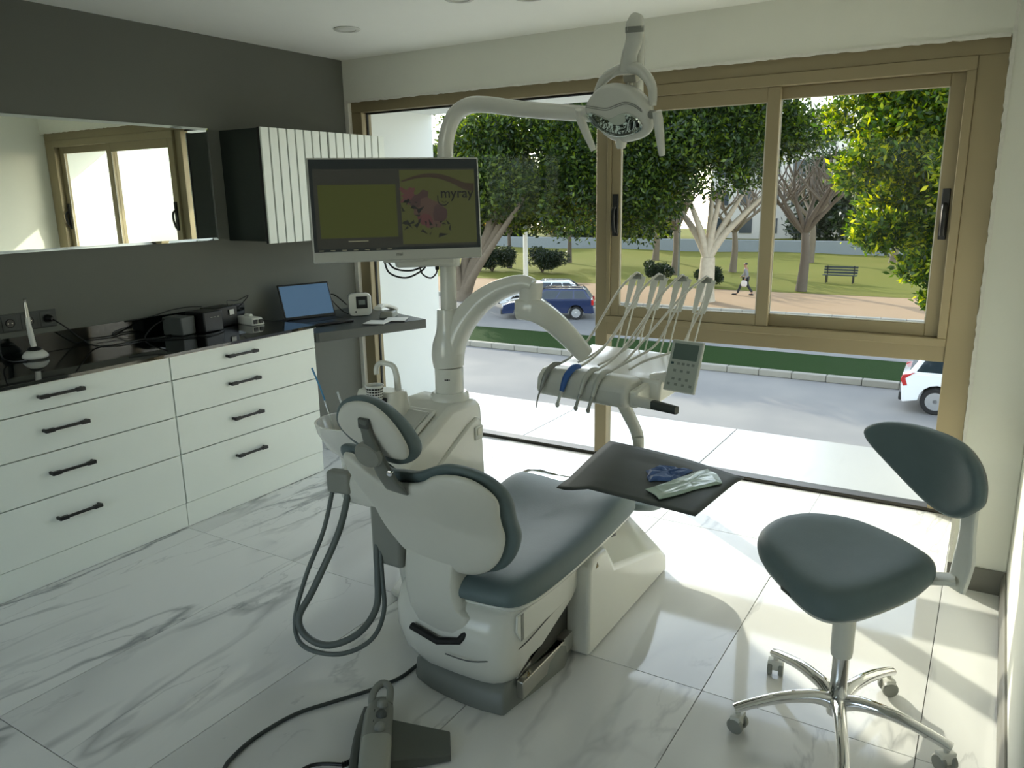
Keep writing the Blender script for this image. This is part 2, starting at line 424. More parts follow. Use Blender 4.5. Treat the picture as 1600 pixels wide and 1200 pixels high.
# baseboards
def baseboard(name, poly):
    bm = nb()
    prof = [(0, 0), (0.016, 0), (0.016, 0.07), (0.012, 0.082), (0.012, 0.088), (0.006, 0.10), (0, 0.10)]
    (ax, ay), (bx, by) = poly; d = Vector((bx-ax, by-ay, 0)).normalized(); nrm = Vector((d.y, -d.x, 0))
    A = [bm.verts.new(Vector((ax, ay, 0))+nrm*p+Vector((0, 0, q))) for p, q in prof]; B = [bm.verts.new(Vector((bx, by, 0))+nrm*p+Vector((0, 0, q))) for p, q in prof]
    n = len(prof)
    for i in range(n): bm.faces.new((A[i], A[(i+1) % n], B[(i+1) % n], B[i]))
    bm.faces.new(A[::-1]); bm.faces.new(B)
    return struct(mk(name, bm, mat('grey_baseboard', (118, 116, 106), 0.5, var=0.05)), 'grey moulded skirting board')
baseboard('baseboard_pier', [(3.945, -0.772), (XR, -0.772)])
baseboard('baseboard_right', [(XR-0.001, -0.772), (XR-0.001, YB)])

# ---------------------------------------------------------------- WINDOW
win = group_empty('window_1', (2.0, 0.08, 0.0)); win['kind'] = 'structure'; win['label'] = 'wide bronze aluminium window with fixed panes and two sliding sashes'
Y0, Y1 = 0.04, 0.125
def frame_part(name, rects, y0=Y0, y1=Y1, m=FRAME, bev=0.003):
    bm = nb()
    for r in rects: b6(bm, r[0], r[1], y0, y1, r[2], r[3])
    return mk(name, bm, m, parent=win, bevel=bev, segs=1, smooth=False)
frame_part('frame', [(0.03, 3.935, 2.20, 2.272)], 0.03, 0.13)
frame_part('frame', [(0.03, 0.125, 0.02, 2.2)], 0.03, 0.13)
frame_part('frame', [(3.815, 3.935, 0.02, 2.2)], 0.03, 0.13)
frame_part('sill_track', [(0.03, 3.935, 0.0, 0.02)], 0.04, 0.125, mat('dark_sill_track', (66, 62, 54), 0.4, metal=0.4))
frame_part('gasket', [(0.125, 0.134, 0.02, 2.2)], 0.075, 0.095, FRAMED)
frame_part('gasket', [(0.125, 1.9, 2.188, 2.2)], 0.075, 0.095, FRAMED)
# mullion and transom
frame_part('mullion', [(1.915, 1.995, 0.02, 2.2)], 0.045, 0.12)
frame_part('transom', [(1.995, 3.815, 0.785, 0.865)], 0.045, 0.12)
# frame of the sliding window
frame_part('sliding_frame', [(1.995, 3.815, 0.865, 0.905), ], 0.02, 0.12)
frame_part('sliding_frame', [(1.995, 3.815, 2.14, 2.2)], 0.02, 0.12)
frame_part('sliding_frame', [(1.995, 2.022, 0.905, 2.14)], 0.02, 0.12)
frame_part('sliding_frame', [(3.775, 3.815, 0.905, 2.14)], 0.02, 0.12)
def sash(x0, x1, z0, z1, y0, y1, sl, sr, sb, st):
    bm = nb()
    b6(bm, x0, x0+sl, y0, y1, z0, z1); b6(bm, x1-sr, x1, y0, y1, z0, z1)
    b6(bm, x0+sl, x1-sr, y0, y1, z0, z0+sb); b6(bm, x0+sl, x1-sr, y0, y1, z1-st, z1)
    s = mk('sash', bm, FRAME, parent=win, bevel=0.003, segs=1, smooth=False)
    bm = nb(); ym = (y0+y1)/2; b6(bm, x0+sl-0.004, x1-sr+0.004, ym-0.003, ym+0.003, z0+sb-0.004, z1-st+0.004)
    mk('pane', bm, GLASS, parent=s, smooth=False)
    bm = nb()
    for a in ((x0+sl, x0+sl+0.005, z0+sb, z1-st), (x1-sr-0.005, x1-sr, z0+sb, z1-st), (x0+sl, x1-sr, z0+sb, z0+sb+0.005)):
        b6(bm, a[0], a[1], y0+0.004, y0+0.010, a[2], a[3])
    mk('glazing_bead', bm, mat('pale_seal', (196, 192, 178), 0.4), parent=s, smooth=False)
    return s
s1 = sash(2.022, 2.955, 0.905, 2.14, 0.028, 0.062, 0.055, 0.065, 0.062, 0.075)
s2 = sash(2.905, 3.775, 0.905, 2.14, 0.07, 0.104, 0.045, 0.062, 0.062, 0.06)
def handle(par, x, z, yf):
    bm = nb(); b6(bm, x-0.018, x+0.018, yf-0.012, yf, z-0.12, z+0.12); h = mk('handle', bm, BLACKP, parent=par, bevel=0.004)
    bm = nb(); tube(bm, [(x, yf-0.008, z+0.05), (x, yf-0.035, z+0.03), (x, yf-0.04, z-0.03), (x, yf-0.022, z-0.10)], [(0.012, 0.008)]*2, 8); mk('lever', bm, BLACKP, parent=h)
handle(s1, 2.050, 1.50, 0.028); handle(s2, 3.745, 1.50, 0.07)
def pane(x0, x1, z0, z1, y=0.085):
    bm = nb(); b6(bm, x0, x1, y-0.004, y+0.004, z0, z1); return mk('pane', bm, GLASS, parent=win, smooth=False)
pane(0.125, 1.918, 0.018, 2.2); pane(1.99, 3.818, 0.018, 0.79)
# exterior parts of the building seen through the glass
WEXT = mat('white_exterior_render', (238, 240, 236), 0.75, var=0.03, scale=3)
bm = nb(); b6(bm, -0.9, -0.045, 0.16, 1.06, -4.0, 2.9); struct(mk('wall_exterior_left', bm, WEXT, smooth=False), 'white rendered wall beside the balcony')
bm = nb(); b6(bm, 4.35, 4.65, 0.16, 1.30, -4.0, 2.9); struct(mk('wall_exterior_right', bm, WEXT, smooth=False), 'white rendered fin wall right of the balcony')
bm = nb(); b6(bm, -6.0, 9.0, 0.16, 1.06, 2.268, 2.75); struct(mk('soffit', bm, WEXT, smooth=False), 'white balcony soffit above the window')
bm = nb(); b6(bm, -6.0, 9.0, 0.18, 0.95, -4.0, -0.32); struct(mk('wall_facade', bm, WEXT, smooth=False), 'white facade below the balcony')
# ceiling downlights
def downlight(x, y, lab):
    t = thing('ceiling_downlight', (x, y, HC), lab, 'ceiling light', 'recessed ceiling lights')
    bm = nb(); lathe(bm, [(0.048, 0.002), (0.072, 0.002), (0.075, -0.003), (0.068, -0.008), (0.05, -0.008), (0.048, 0.0)], (x, y, HC-0.001), (0, 0, 1), 32)
    mk('trim_ring', bm, mat('downlight_trim', (205, 205, 196), 0.4), parent=t)
    bm = nb(); lathe(bm, [(0, -0.004), (0.047, -0.004), (0.047, 0.0), (0, 0.0)], (x, y, HC-0.001), (0, 0, 1), 32)
    mk('diffuser', bm, mat('downlight_diffuser', (214, 214, 206), 0.6), parent=t)
downlight(0.753, -0.749, 'round recessed ceiling light nearest the dark wall corner')
downlight(1.663, -0.95, 'small recessed ceiling light just cut by the top edge of the picture')
downlight(1.95, -0.78, 'larger recessed ceiling light at the top edge, right of the other two')
# ================================================================ OUTSIDE
GZ = -4.0
def ground_mat(name, c1, c2, scale, rough=0.9, bump=0.2, c3=None, big=0.3):
    m = bpy.data.materials.new(name); m.use_nodes = True; nt = m.node_tree; b = nt.nodes['Principled BSDF']
    N = nt.nodes.new; L = nt.links.new
    g = N('ShaderNodeNewGeometry')
    n1 = N('ShaderNodeTexNoise'); n1.inputs['Scale'].default_value = scale; n1.inputs['Detail'].default_value = 6; L(g.outputs['Position'], n1.inputs['Vector'])
    n2 = N('ShaderNodeTexNoise'); n2.inputs['Scale'].default_value = big; n2.inputs['Detail'].default_value = 4; L(g.outputs['Position'], n2.inputs['Vector'])
    r = N('ShaderNodeMapRange'); r.inputs[1].default_value = 0.35; r.inputs[2].default_value = 0.65; L(n2.outputs['Fac'], r.inputs[0])
    a = N('ShaderNodeMix'); a.data_type = 'RGBA'; a.inputs[6].default_value = lin(c1)+(1,); a.inputs[7].default_value = lin(c2)+(1,); L(n1.outputs['Fac'], a.inputs[0])
    c = N('ShaderNodeMix'); c.data_type = 'RGBA'; L(r.outputs[0], c.inputs[0]); L(a.outputs[2], c.inputs[6]); c.inputs[7].default_value = lin(c3 or c2)+(1,)
    L(c.outputs[2], b.inputs['Base Color']); b.inputs['Roughness'].default_value = rough; b.inputs['Specular IOR Level'].default_value = 0.08
    bp = N('ShaderNodeBump'); bp.inputs['Strength'].default_value = bump; bp.inputs['Distance'].default_value = 0.05; L(n1.outputs['Fac'], bp.inputs['Height']); L(bp.outputs[0], b.inputs['Normal'])
    MATS[name] = m; return m
ASPH = ground_mat('asphalt', (138, 136, 132), (154, 151, 145), 30, 0.85, 0.1, (130, 129, 127))
GRASSM = ground_mat('strip_grass_ground', (28, 50, 18), (42, 66, 24), 14, 0.95, 0.5, (34, 58, 20), 0.8)
LAWNM = ground_mat('park_lawn', (86, 98, 40), (128, 116, 56), 5, 0.95, 0.4, (100, 104, 42), 0.15)
PATHM = ground_mat('sandy_paving', (150, 126, 100), (170, 146, 118), 9, 0.9, 0.2, (158, 134, 106), 0.5)
KERB = mat('concrete_kerb', (150, 146, 134), 0.85, var=0.1, scale=3)
bm = nb(); b6(bm, -70, 40, 0.95, 120, GZ-0.3, GZ); struct(mk('ground_road', bm, ASPH, smooth=False), 'grey asphalt street below the balcony')
bm = nb(); b6(bm, -70, 30, 20.35, 23.6, GZ, GZ+0.13); struct(mk('ground_verge', bm, GRASSM, smooth=False), 'green grass strip between the two carriageways')
def kerb(name, y0, y1, x0, x1, lab, h=0.15):
    root = group_empty(name, (x0, y0, GZ)); root['kind'] = 'structure'; root['label'] = lab
    b = nb(); box(b, (0.5, (y1-y0)/2, h/2), (0.985, y1-y0, h)); me = None; x = x0; k = 0
    first = None
    while x < x1:
        if first is None:
            bmesh.ops.translate(b, verts=b.verts[:], vec=V(x0, y0, GZ)); first = mk('kerb_stone', b, KERB, parent=root, bevel=0.02, segs=1, smooth=False)
        else:
            o = first.copy(); COL.objects.link(o); o.parent = root; o.location = (x-x0, 0, 0)
        x += 1.0; k += 1
kerb('kerb_near', 20.1, 20.35, -22, 8, 'row of concrete kerb stones along the grass strip', 0.2)
kerb('kerb_park', 32.6, 32.9, -26, 6, 'row of concrete kerb stones along the park path', 0.2)
bm = nb(); b6(bm, -70, 40, 32.9, 40.6, GZ, GZ+0.14); struct(mk('ground_path', bm, PATHM, smooth=False), 'sandy paved walk along the park')
# lawn with gentle relief
bm = nb(); nx, ny = 40, 24; gv = []
for j in range(ny+1):
    row = []
    for i in range(nx+1):
        x = -70+110*i/nx; y = 40.6+60*j/ny
        row.append(bm.verts.new((x, y, GZ+0.15+(0.0 if j == 0 else 0.12*math.sin(x*0.4)*math.cos(y*0.3)+0.012*(y-40.6)))))
    gv.append(row)
for j in range(ny):
    for i in range(nx): bm.faces.new((gv[j][i], gv[j][i+1], gv[j+1][i+1], gv[j+1][i]))
struct(mk('ground_lawn', bm, LAWNM), 'sunlit park lawn beyond the path')

# ---- foliage
LEAF_N = leaf_mat('ficus_leaf_near', [(22, 42, 12), (38, 66, 18), (66, 98, 22), (150, 160, 26)], 0.5)  # brightest leaf tone puts sun highlights into the colour
LEAF_A = leaf_mat('ficus_leaf', [(22, 38, 16), (34, 56, 22), (54, 78, 28), (96, 116, 36)], 0.42)  # lighter tones paint sunlit leaves into crowns seen from their shaded side
LEAF_D = leaf_mat('far_leaf', [(18, 32, 16), (28, 46, 22), (44, 60, 28)], 0.3)
LEAF_Y = leaf_mat('autumn_leaf', [(64, 60, 26), (92, 84, 30), (140, 122, 24), (90, 62, 32)], 0.4)
LEAF_H = leaf_mat('hedge_leaf', [(16, 28, 14), (26, 42, 20), (40, 54, 26)], 0.25)
BARK_P = mat('pale_bark', (176, 164, 144), 0.9, var=0.25, scale=6, bump=0.5, bscale=15)
BARK_D = mat('dark_bark', (92, 82, 70), 0.9, var=0.25, scale=6, bump=0.5, bscale=15)
BARK_G = mat('grey_bark', (112, 100, 84), 0.9, var=0.25, scale=6, bump=0.5, bscale=15)
def leaves(name, clumps, per, size, material, parent, seed, asp=0.42, shell=0.55):
    """clumps: list of (centre, (rx, ry, rz)); every leaf is a folded rhombus"""
    rs = np.random.RandomState(seed); P = []; Nn = []
    for c, r in clumps:
        d = rs.normal(size=(per, 3)); d /= np.linalg.norm(d, axis=1)[:, None]
        rad = shell+(1-shell)*rs.rand(per)**0.5
        P.append(np.array(c)+d*np.array(r)*rad[:, None]*(1+0.12*rs.normal(size=(per, 1)))); Nn.append(d)
    P = np.concatenate(P); Nn = np.concatenate(Nn); n = len(P)
    ax = Nn*0.9+rs.normal(size=(n, 3))*0.75+np.array([0, 0, 0.15]); ax /= np.linalg.norm(ax, axis=1)[:, None]
    t = rs.normal(size=(n, 3)); sd = np.cross(ax, t); sd /= np.linalg.norm(sd, axis=1)[:, None]
    nn = np.cross(ax, sd); L = size*(0.65+0.7*rs.rand(n))[:, None]; W = L*asp
    a = P-ax*L/2; b = P+sd*W/2+nn*W*0.18; c = P+ax*L/2; d = P-sd*W/2+nn*W*0.18
    co = np.stack([a, b, c, d], 1).reshape(-1, 3)
    o0 = np.array(ORIG[parent.name]); co = co-o0
    me = bpy.data.meshes.new(name); me.vertices.add(n*4); me.vertices.foreach_set('co', co.astype(np.float32).ravel())
    me.loops.add(n*4); me.loops.foreach_set('vertex_index', np.arange(n*4, dtype=np.int32))
    me.polygons.add(n); me.polygons.foreach_set('loop_start', np.arange(0, n*4, 4, dtype=np.int32))
    me.update(calc_edges=True); me.validate()
    me.materials.append(material)
    ob = bpy.data.objects.new(name, me); COL.objects.link(ob); ob.parent = parent; ob['kind'] = 'stuff'
    ORIG[ob.name] = ORIG[parent.name]
    return ob
def crown(c, r, n, cr, seed, lo=-0.6, flat=1.0):
    rs = np.random.RandomState(seed); out = []
    while len(out) < n:
        d = rs.normal(size=3); d /= np.linalg.norm(d)
        if d[2] < lo: continue
        k = 0.55+0.45*rs.rand()
        s = cr*(0.7+0.6*rs.rand())
        out.append((tuple(np.array(c)+d*np.array(r)*k), (s, s, s*0.75*flat)))
    return out
def branches(name, root, base, paths, material):
    """paths: list of (points, r0, r1); the first is the trunk"""
    for i, (pts, r0, r1) in enumerate(paths):
        bm = nb(); tube(bm, pts, [r0*1.25, r0, (r0+r1)/2, r1], 9, 4); mk('trunk' if i == 0 else 'branch', bm, material, parent=root)
def rand_branches(base, n, length, seed, spread=0.9, r=0.1, twist=0.5, up=1.0):
    rnd = random.Random(seed); out = []
    for i in range(n):
        a = 2*PI*i/n+rnd.uniform(-0.4, 0.4); p = V(base); pts = [p.copy()]; d = Vector((math.cos(a)*spread, math.sin(a)*spread, up)).normalized()
        for k in range(4):
            d = (d+Vector((rnd.uniform(-1, 1), rnd.uniform(-1, 1), rnd.uniform(-0.2, 0.8)))*twist*0.4).normalized()
            p = p+d*length/4; pts.append(p.copy())
        out.append((pts, r, r*0.3))
    return out
# pale trunk tree in front of the lawn
t = thing('street_tree', (-8.65, 35.3, GZ+0.13), 'pale forked trunk tree with round green crown beside the park path', 'tree')
B0 = V(-8.65, 35.3, GZ+0.1)
br = [([B0, B0+V(0.02, 0, 1.2), B0+V(0.05, 0, 2.3)], 0.42, 0.36)]
F = B0+V(0.05, 0, 2.2)
for dx, dy, h, r in ((-2.3, 0.6, 3.3, 0.2), (-1.0, -0.8, 3.6, 0.18), (-0.2, 0.9, 3.8, 0.17), (0.7, -0.5, 3.6, 0.17), (1.5, 0.5, 3.5, 0.18), (2.6, 0.2, 3.4, 0.18)):
    br.append(([F, F+V(dx*0.28, dy*0.3, h*0.35), F+V(dx*0.7, dy*0.7, h*0.7), F+V(dx*1.1, dy, h)], r, 0.07))
branches('b', t, B0, br, BARK_P)
leaves('foliage', crown((-9.0, 35.3, 4.3), (5.0, 4.0, 2.6), 72, 1.35, 3, lo=-0.75), 1100, 0.26, LEAF_A, t, 11)
# big multi-stem tree at the far kerb on the left
t = thing('street_tree', (-21.2, 31.2, GZ), 'broad leaning multi-stem tree across the street behind the monitor', 'tree')
B0 = V(-21.2, 31.2, GZ-0.05); k_ = 1.42; br = [([B0, B0+V(0.3, 0.2, 1.0)*k_, B0+V(1.0, 0.4, 2.4)*k_, B0+V(1.4, 0.5, 3.8)*k_], 0.40, 0.24)]
for dx, dy, h, r in ((-0.9, 0.3, 3.6, 0.28), (0.25, 0.6, 3.8, 0.26), (1.9, 0.5, 3.6, 0.26), (2.6, -0.4, 3.4, 0.22), (-0.3, -0.6, 3.7, 0.24)):
    br.append(([B0+V(dx*0.05, 0, 0.3)*k_, B0+V(dx*0.3, dy*0.3, h*0.35)*k_, B0+V(dx*0.7, dy*0.7, h*0.7)*k_, B0+V(dx*1.2, dy, h*1.15)*k_], r, 0.1))
branches('b', t, B0, br, BARK_G)
leaves('foliage', crown((-17.6, 33.4, 2.75), (7.9, 4.0, 4.1), 110, 1.6, 5, lo=-0.62), 1150, 0.27, LEAF_A, t, 12)
# near bright tree at the right, trunk behind the window jamb
t = thing('street_tree', (4.5, 11.6, GZ), 'near tree with bright glossy leaves filling the right sliding pane', 'tree')
B0 = V(4.6, 11.6, GZ); br = [([B0, B0+V(-0.05, 0, 2.0), B0+V(0.0, 0, 4.2), B0+V(-0.1, -0.1, 6.2)], 0.2, 0.1)]
F = B0+V(0, 0, 4.0)
br += rand_branches(F, 7, 2.6, 4, 1.1, 0.07)
branches('b', t, B0, br, BARK_D)
cl = crown((4.3, 11.3, 2.35), (2.85, 2.0, 2.55), 92, 0.56, 8, lo=-1.0)
cl += [((3.35, 10.3, -0.15), (0.42, 0.35, 0.25)), ((3.7, 10.4, -0.35), (0.3, 0.3, 0.22)), ((3.0, 10.4, 0.35), (0.5, 0.4, 0.3)), ((2.25, 10.6, 0.9), (0.5, 0.4, 0.35)), ((1.75, 10.6, 1.9), (0.45, 0.4, 0.4)), ((1.6, 10.7, 2.9), (0.5, 0.4, 0.45)), ((1.95, 10.6, 3.6), (0.5, 0.4, 0.4))]
leaves('foliage', cl, 950, 0.12, LEAF_N, t, 13, shell=0.3)
# smaller autumn and bare trees in the park
def small_tree(loc, h, cr, lab, material, leafm, seed, per=500, ncl=14, size=0.2):
    t = thing('park_tree', loc, lab, 'tree', 'trees in the park'); L0 = V(loc)
    br = [([L0, L0+V(0.03, 0, h*0.3), L0+V(-0.02, 0, h*0.55)], 0.035*h, 0.02*h)]
    br += rand_branches(L0+V(0, 0, h*0.5), 7, h*0.55, seed, 0.8, 0.014*h)
    br += rand_branches(L0+V(0, 0, h*0.62), 6, h*0.4, seed+50, 1.0, 0.009*h)
    branches('b', t, L0, br, material)
    if leafm: leaves('foliage', crown((L0.x, L0.y, L0.z+h*0.8), (cr, cr, h*0.28), ncl, cr*0.4, seed), per, size, leafm, t, seed+20)
    return t
small_tree((-25.5, 52.5, GZ+0.3), 5.2, 2.6, 'small olive-leaved lollipop tree on the sunlit lawn left of the mullion', BARK_D, LEAF_Y, 31, 420, 14, 0.2)
small_tree((-27.8, 47, GZ+0.25), 5.0, 2.0, 'yellow-leaved tree behind the rounded hedges', BARK_D, LEAF_Y, 32, 330, 12, 0.22)
def bare_tree(loc, h, lab, seed, material=BARK_D, n1=8):
    t = thing('bare_tree', loc, lab, 'tree', 'bare trees in the park'); L0 = V(loc)
    br = [([L0, L0+V(0.1, 0, h*0.25), L0+V(0.0, 0, h*0.45)], 0.035*h, 0.025*h)]
    b1 = rand_branches(L0+V(0, 0, h*0.42), n1, h*0.55, seed, 0.9, 0.016*h, 0.6); br += b1
    for k, (p, r0, r1) in enumerate(b1):
        br += rand_branches(p[2], 3, h*0.32, seed*7+k, 1.0, 0.007*h, 0.8); br += rand_branches(p[3], 3, h*0.25, seed*9+k, 1.0, 0.006*h, 0.8)
    branches('b', t, L0, br, material)
bare_tree((-14.6, 47.0, GZ+0.2), 7.0, 'leafless tree with thin pale twigs right of the mullion', 41, BARK_G)
bare_tree((-11.5, 50.0, GZ+0.25), 6.4, 'leafless tree behind the pale forked trunk', 42, BARK_G)
bare_tree((-19.5, 56.0, GZ+0.3), 7.0, 'leafless tree left of the mullion behind the olive-leaved one', 44, BARK_G, 9)
bare_tree((-8.0, 58.0, GZ+0.3), 7.5, 'twiggy leafless tree far behind the walking person', 45, BARK_G, 10)
bare_tree((-2.5, 60.0, GZ+0.3), 7.5, 'twiggy leafless tree far behind the bench', 46, BARK_G, 10)
bare_tree((-5.2, 41.6, GZ+0.15), 7.6, 'dark leafless tree standing right behind the sliding sash stile', 43, BARK_D, 10)
# background tree masses
bgt = [(-69.5, 76, 9, -2), (-58.5, 80, 9, -1), (-48, 75, 9, -1.5), (-38.5, 82, 9, -0.5), (-30, 75, 8.5, -1), (-7.5, 77, 8.5, -0.5), (3, 74, 9, -1), (14, 78, 9, -1), (-80, 72, 9, -2), (25, 74, 9, -1)]
wh = ['leftmost', 'second from the left', 'third from the left', 'fourth from the left', 'fifth from the left', 'fifth from the right', 'fourth from the right', 'third from the right', 'outermost left', 'rightmost']
for i, (x, y, r, zc) in enumerate(bgt):
    t = thing('background_tree', (x, y, GZ), 'dark green tree far behind the park lawn, %s of the row' % wh[i], 'tree', 'far trees behind the park')
    L0 = V(x, y, GZ); branches('b', t, L0, [([L0, L0+V(0.1, 0, 2.5), L0+V(0, 0, 5)], 0.4, 0.25)]+rand_branches(L0+V(0, 0, 3.6), 5, 4.0, 60+i, 0.9, 0.16), BARK_D)
    leaves('foliage', crown((x, y, zc+1.0), (r*0.62, r*0.5, 6.2), 40, 2.3, 70+i, lo=-0.6), 420, 0.55, LEAF_D, t, 90+i)
# hedges and shrubs
def shrub(loc, r, lab, material, seed, n=10, per=600, size=0.13, name='rounded_hedge', cat='hedge'):
    t = thing(name, loc, lab, cat, 'clipped bushes in the park' if name == 'rounded_hedge' else None); L0 = V(loc)
    bm = nb(); 
    for k in range(4):
        a = k*1.6; tube(bm, [L0, L0+V(math.cos(a)*r[0]*0.25, math.sin(a)*r[1]*0.25, r[2]*0.7), L0+V(math.cos(a)*r[0]*0.5, math.sin(a)*r[1]*0.5, r[2]*1.3)], [0.05, 0.02], 6, 3)
    mk('stem', bm, BARK_D, parent=t)
    leaves('foliage', crown((L0.x, L0.y, L0.z+r[2]*0.95), (r[0]*0.75, r[1]*0.75, r[2]*0.6), n, min(r)*0.6, seed), per, size, material, t, seed+5, shell=0.7)
shrub((-23.9, 45.2, GZ+0.2), (1.9, 1.5, 1.0), 'larger round clipped hedge above the parked cars', LEAF_H, 101, 16, 700, 0.14)
shrub((-27.6, 44.2, GZ+0.2), (2.2, 1.5, 1.1), 'darker clipped hedge further left behind the lamp post', LEAF_H, 102, 16, 700, 0.14)
shrub((-10.5, 41.8, GZ+0.2), (1.0, 0.8, 0.62), 'loose low shrub on the lawn left of the pale trunk', LEAF_H, 103, 10, 320, 0.14, 'loose_shrub', 'shrub')
shrub((-14.5, 43.5, GZ+0.2), (1.2, 0.9, 0.7), 'dark shrub on the lawn beside the mullion', LEAF_H, 104, 10, 420, 0.14, 'dark_shrub', 'shrub')
# low park wall and a pale building behind
bm = nb(); b6(bm, -60, 40, 66.0, 66.4, GZ+0.2, GZ+1.5); tag(mk('park_wall', bm, mat('pale_blue_wall', (128, 134, 136), 0.8, var=0.1), bevel=0.03), 'long pale blue-grey wall at the far end of the park', 'wall')
t = thing('apartment_building', (-17, 88, GZ), 'pale apartment block glimpsed behind the bare branches', 'building')
bm = nb(); b6(bm, -24, -11, 84, 92, GZ, 9.0); mk('wall', bm, mat('pale_facade', (222, 216, 206), 0.85), parent=t, smooth=False)
b = nb(); b6(b, -23.4, -22, 83.9, 84.0, GZ+1.2, GZ+2.8); w0 = mk('window', b, mat('far_window', (70, 78, 84), 0.2), parent=t, smooth=False)
for fl in range(4):
    for k in range(5):
        if fl == 0 and k == 0: continue
        copy_child(w0, t, (k*2.7, 0, fl*3.0))
bm = nb(); b6(bm, -24.4, -10.6, 83.6, 92.4, 9.0, 9.3); mk('roof', bm, mat('roof_slab', (170, 160, 150), 0.9), parent=t, smooth=False)
# posts
def post(loc, h, r, lab, white=0.0):
    t = thing('lamp_post', loc, lab, 'lamp post'); L0 = V(loc)
    bm = nb(); cyl(bm, L0+V(0, 0, white), L0+V(0, 0, h), r, r*0.7, 10); mk('pole', bm, mat('grey_green_post', (96, 104, 96), 0.5), parent=t)
    if white: bm = nb(); cyl(bm, L0, L0+V(0, 0, white), r*1.25, r*1.2, 10); mk('base', bm, mat('white_post_base', (222, 222, 214), 0.6), parent=t)
    bm = nb(); tube(bm, [L0+V(0, 0, h), L0+V(0.1, 0, h+0.35), L0+V(0.8, 0, h+0.5)], [r*0.7, r*0.5], 8, 4); box(bm, L0+V(1.0, 0, h+0.5), (0.5, 0.2, 0.08)); mk('lamp_head', bm, MATS['grey_green_post'], parent=t)
post((-22.4, 40.3, GZ+0.13), 7.5, 0.13, 'white-based street lamp post left of the hedges', 3.2)
post((-12.6, 42.2, GZ+0.15), 6.5, 0.06, 'thin dark lamp post on the lawn right of the mullion')
# park bench
t = thing('park_bench', (-3.9, 46.0, GZ+0.2), 'dark slatted park bench on the shaded lawn', 'bench'); L0 = V(-3.9, 46.0, GZ+0.22); DW = mat('dark_bench_wood', (52, 60, 58), 0.6)
for k in range(3): bm = nb(); box(bm, L0+V(0, -0.16+k*0.16, 0.45), (1.9, 0.13, 0.04)); mk('seat_slat', bm, DW, parent=t)
for k in range(3): bm = nb(); box(bm, L0+V(0, 0.28+k*0.03, 0.58+k*0.16), (1.9, 0.04, 0.12)); mk('back_slat', bm, DW, parent=t)
for s in (-0.75, 0.75):
    bm = nb(); b6(bm, L0.x+s-0.03, L0.x+s+0.03, L0.y-0.2, L0.y-0.14, L0.z-0.02, L0.z+0.43); b6(bm, L0.x+s-0.03, L0.x+s+0.03, L0.y+0.24, L0.y+0.3, L0.z-0.02, L0.z+1.0); b6(bm, L0.x+s-0.03, L0.x+s+0.03, L0.y-0.14, L0.y+0.24, L0.z+0.37, L0.z+0.43); mk('leg', bm, BLACKM, parent=t)

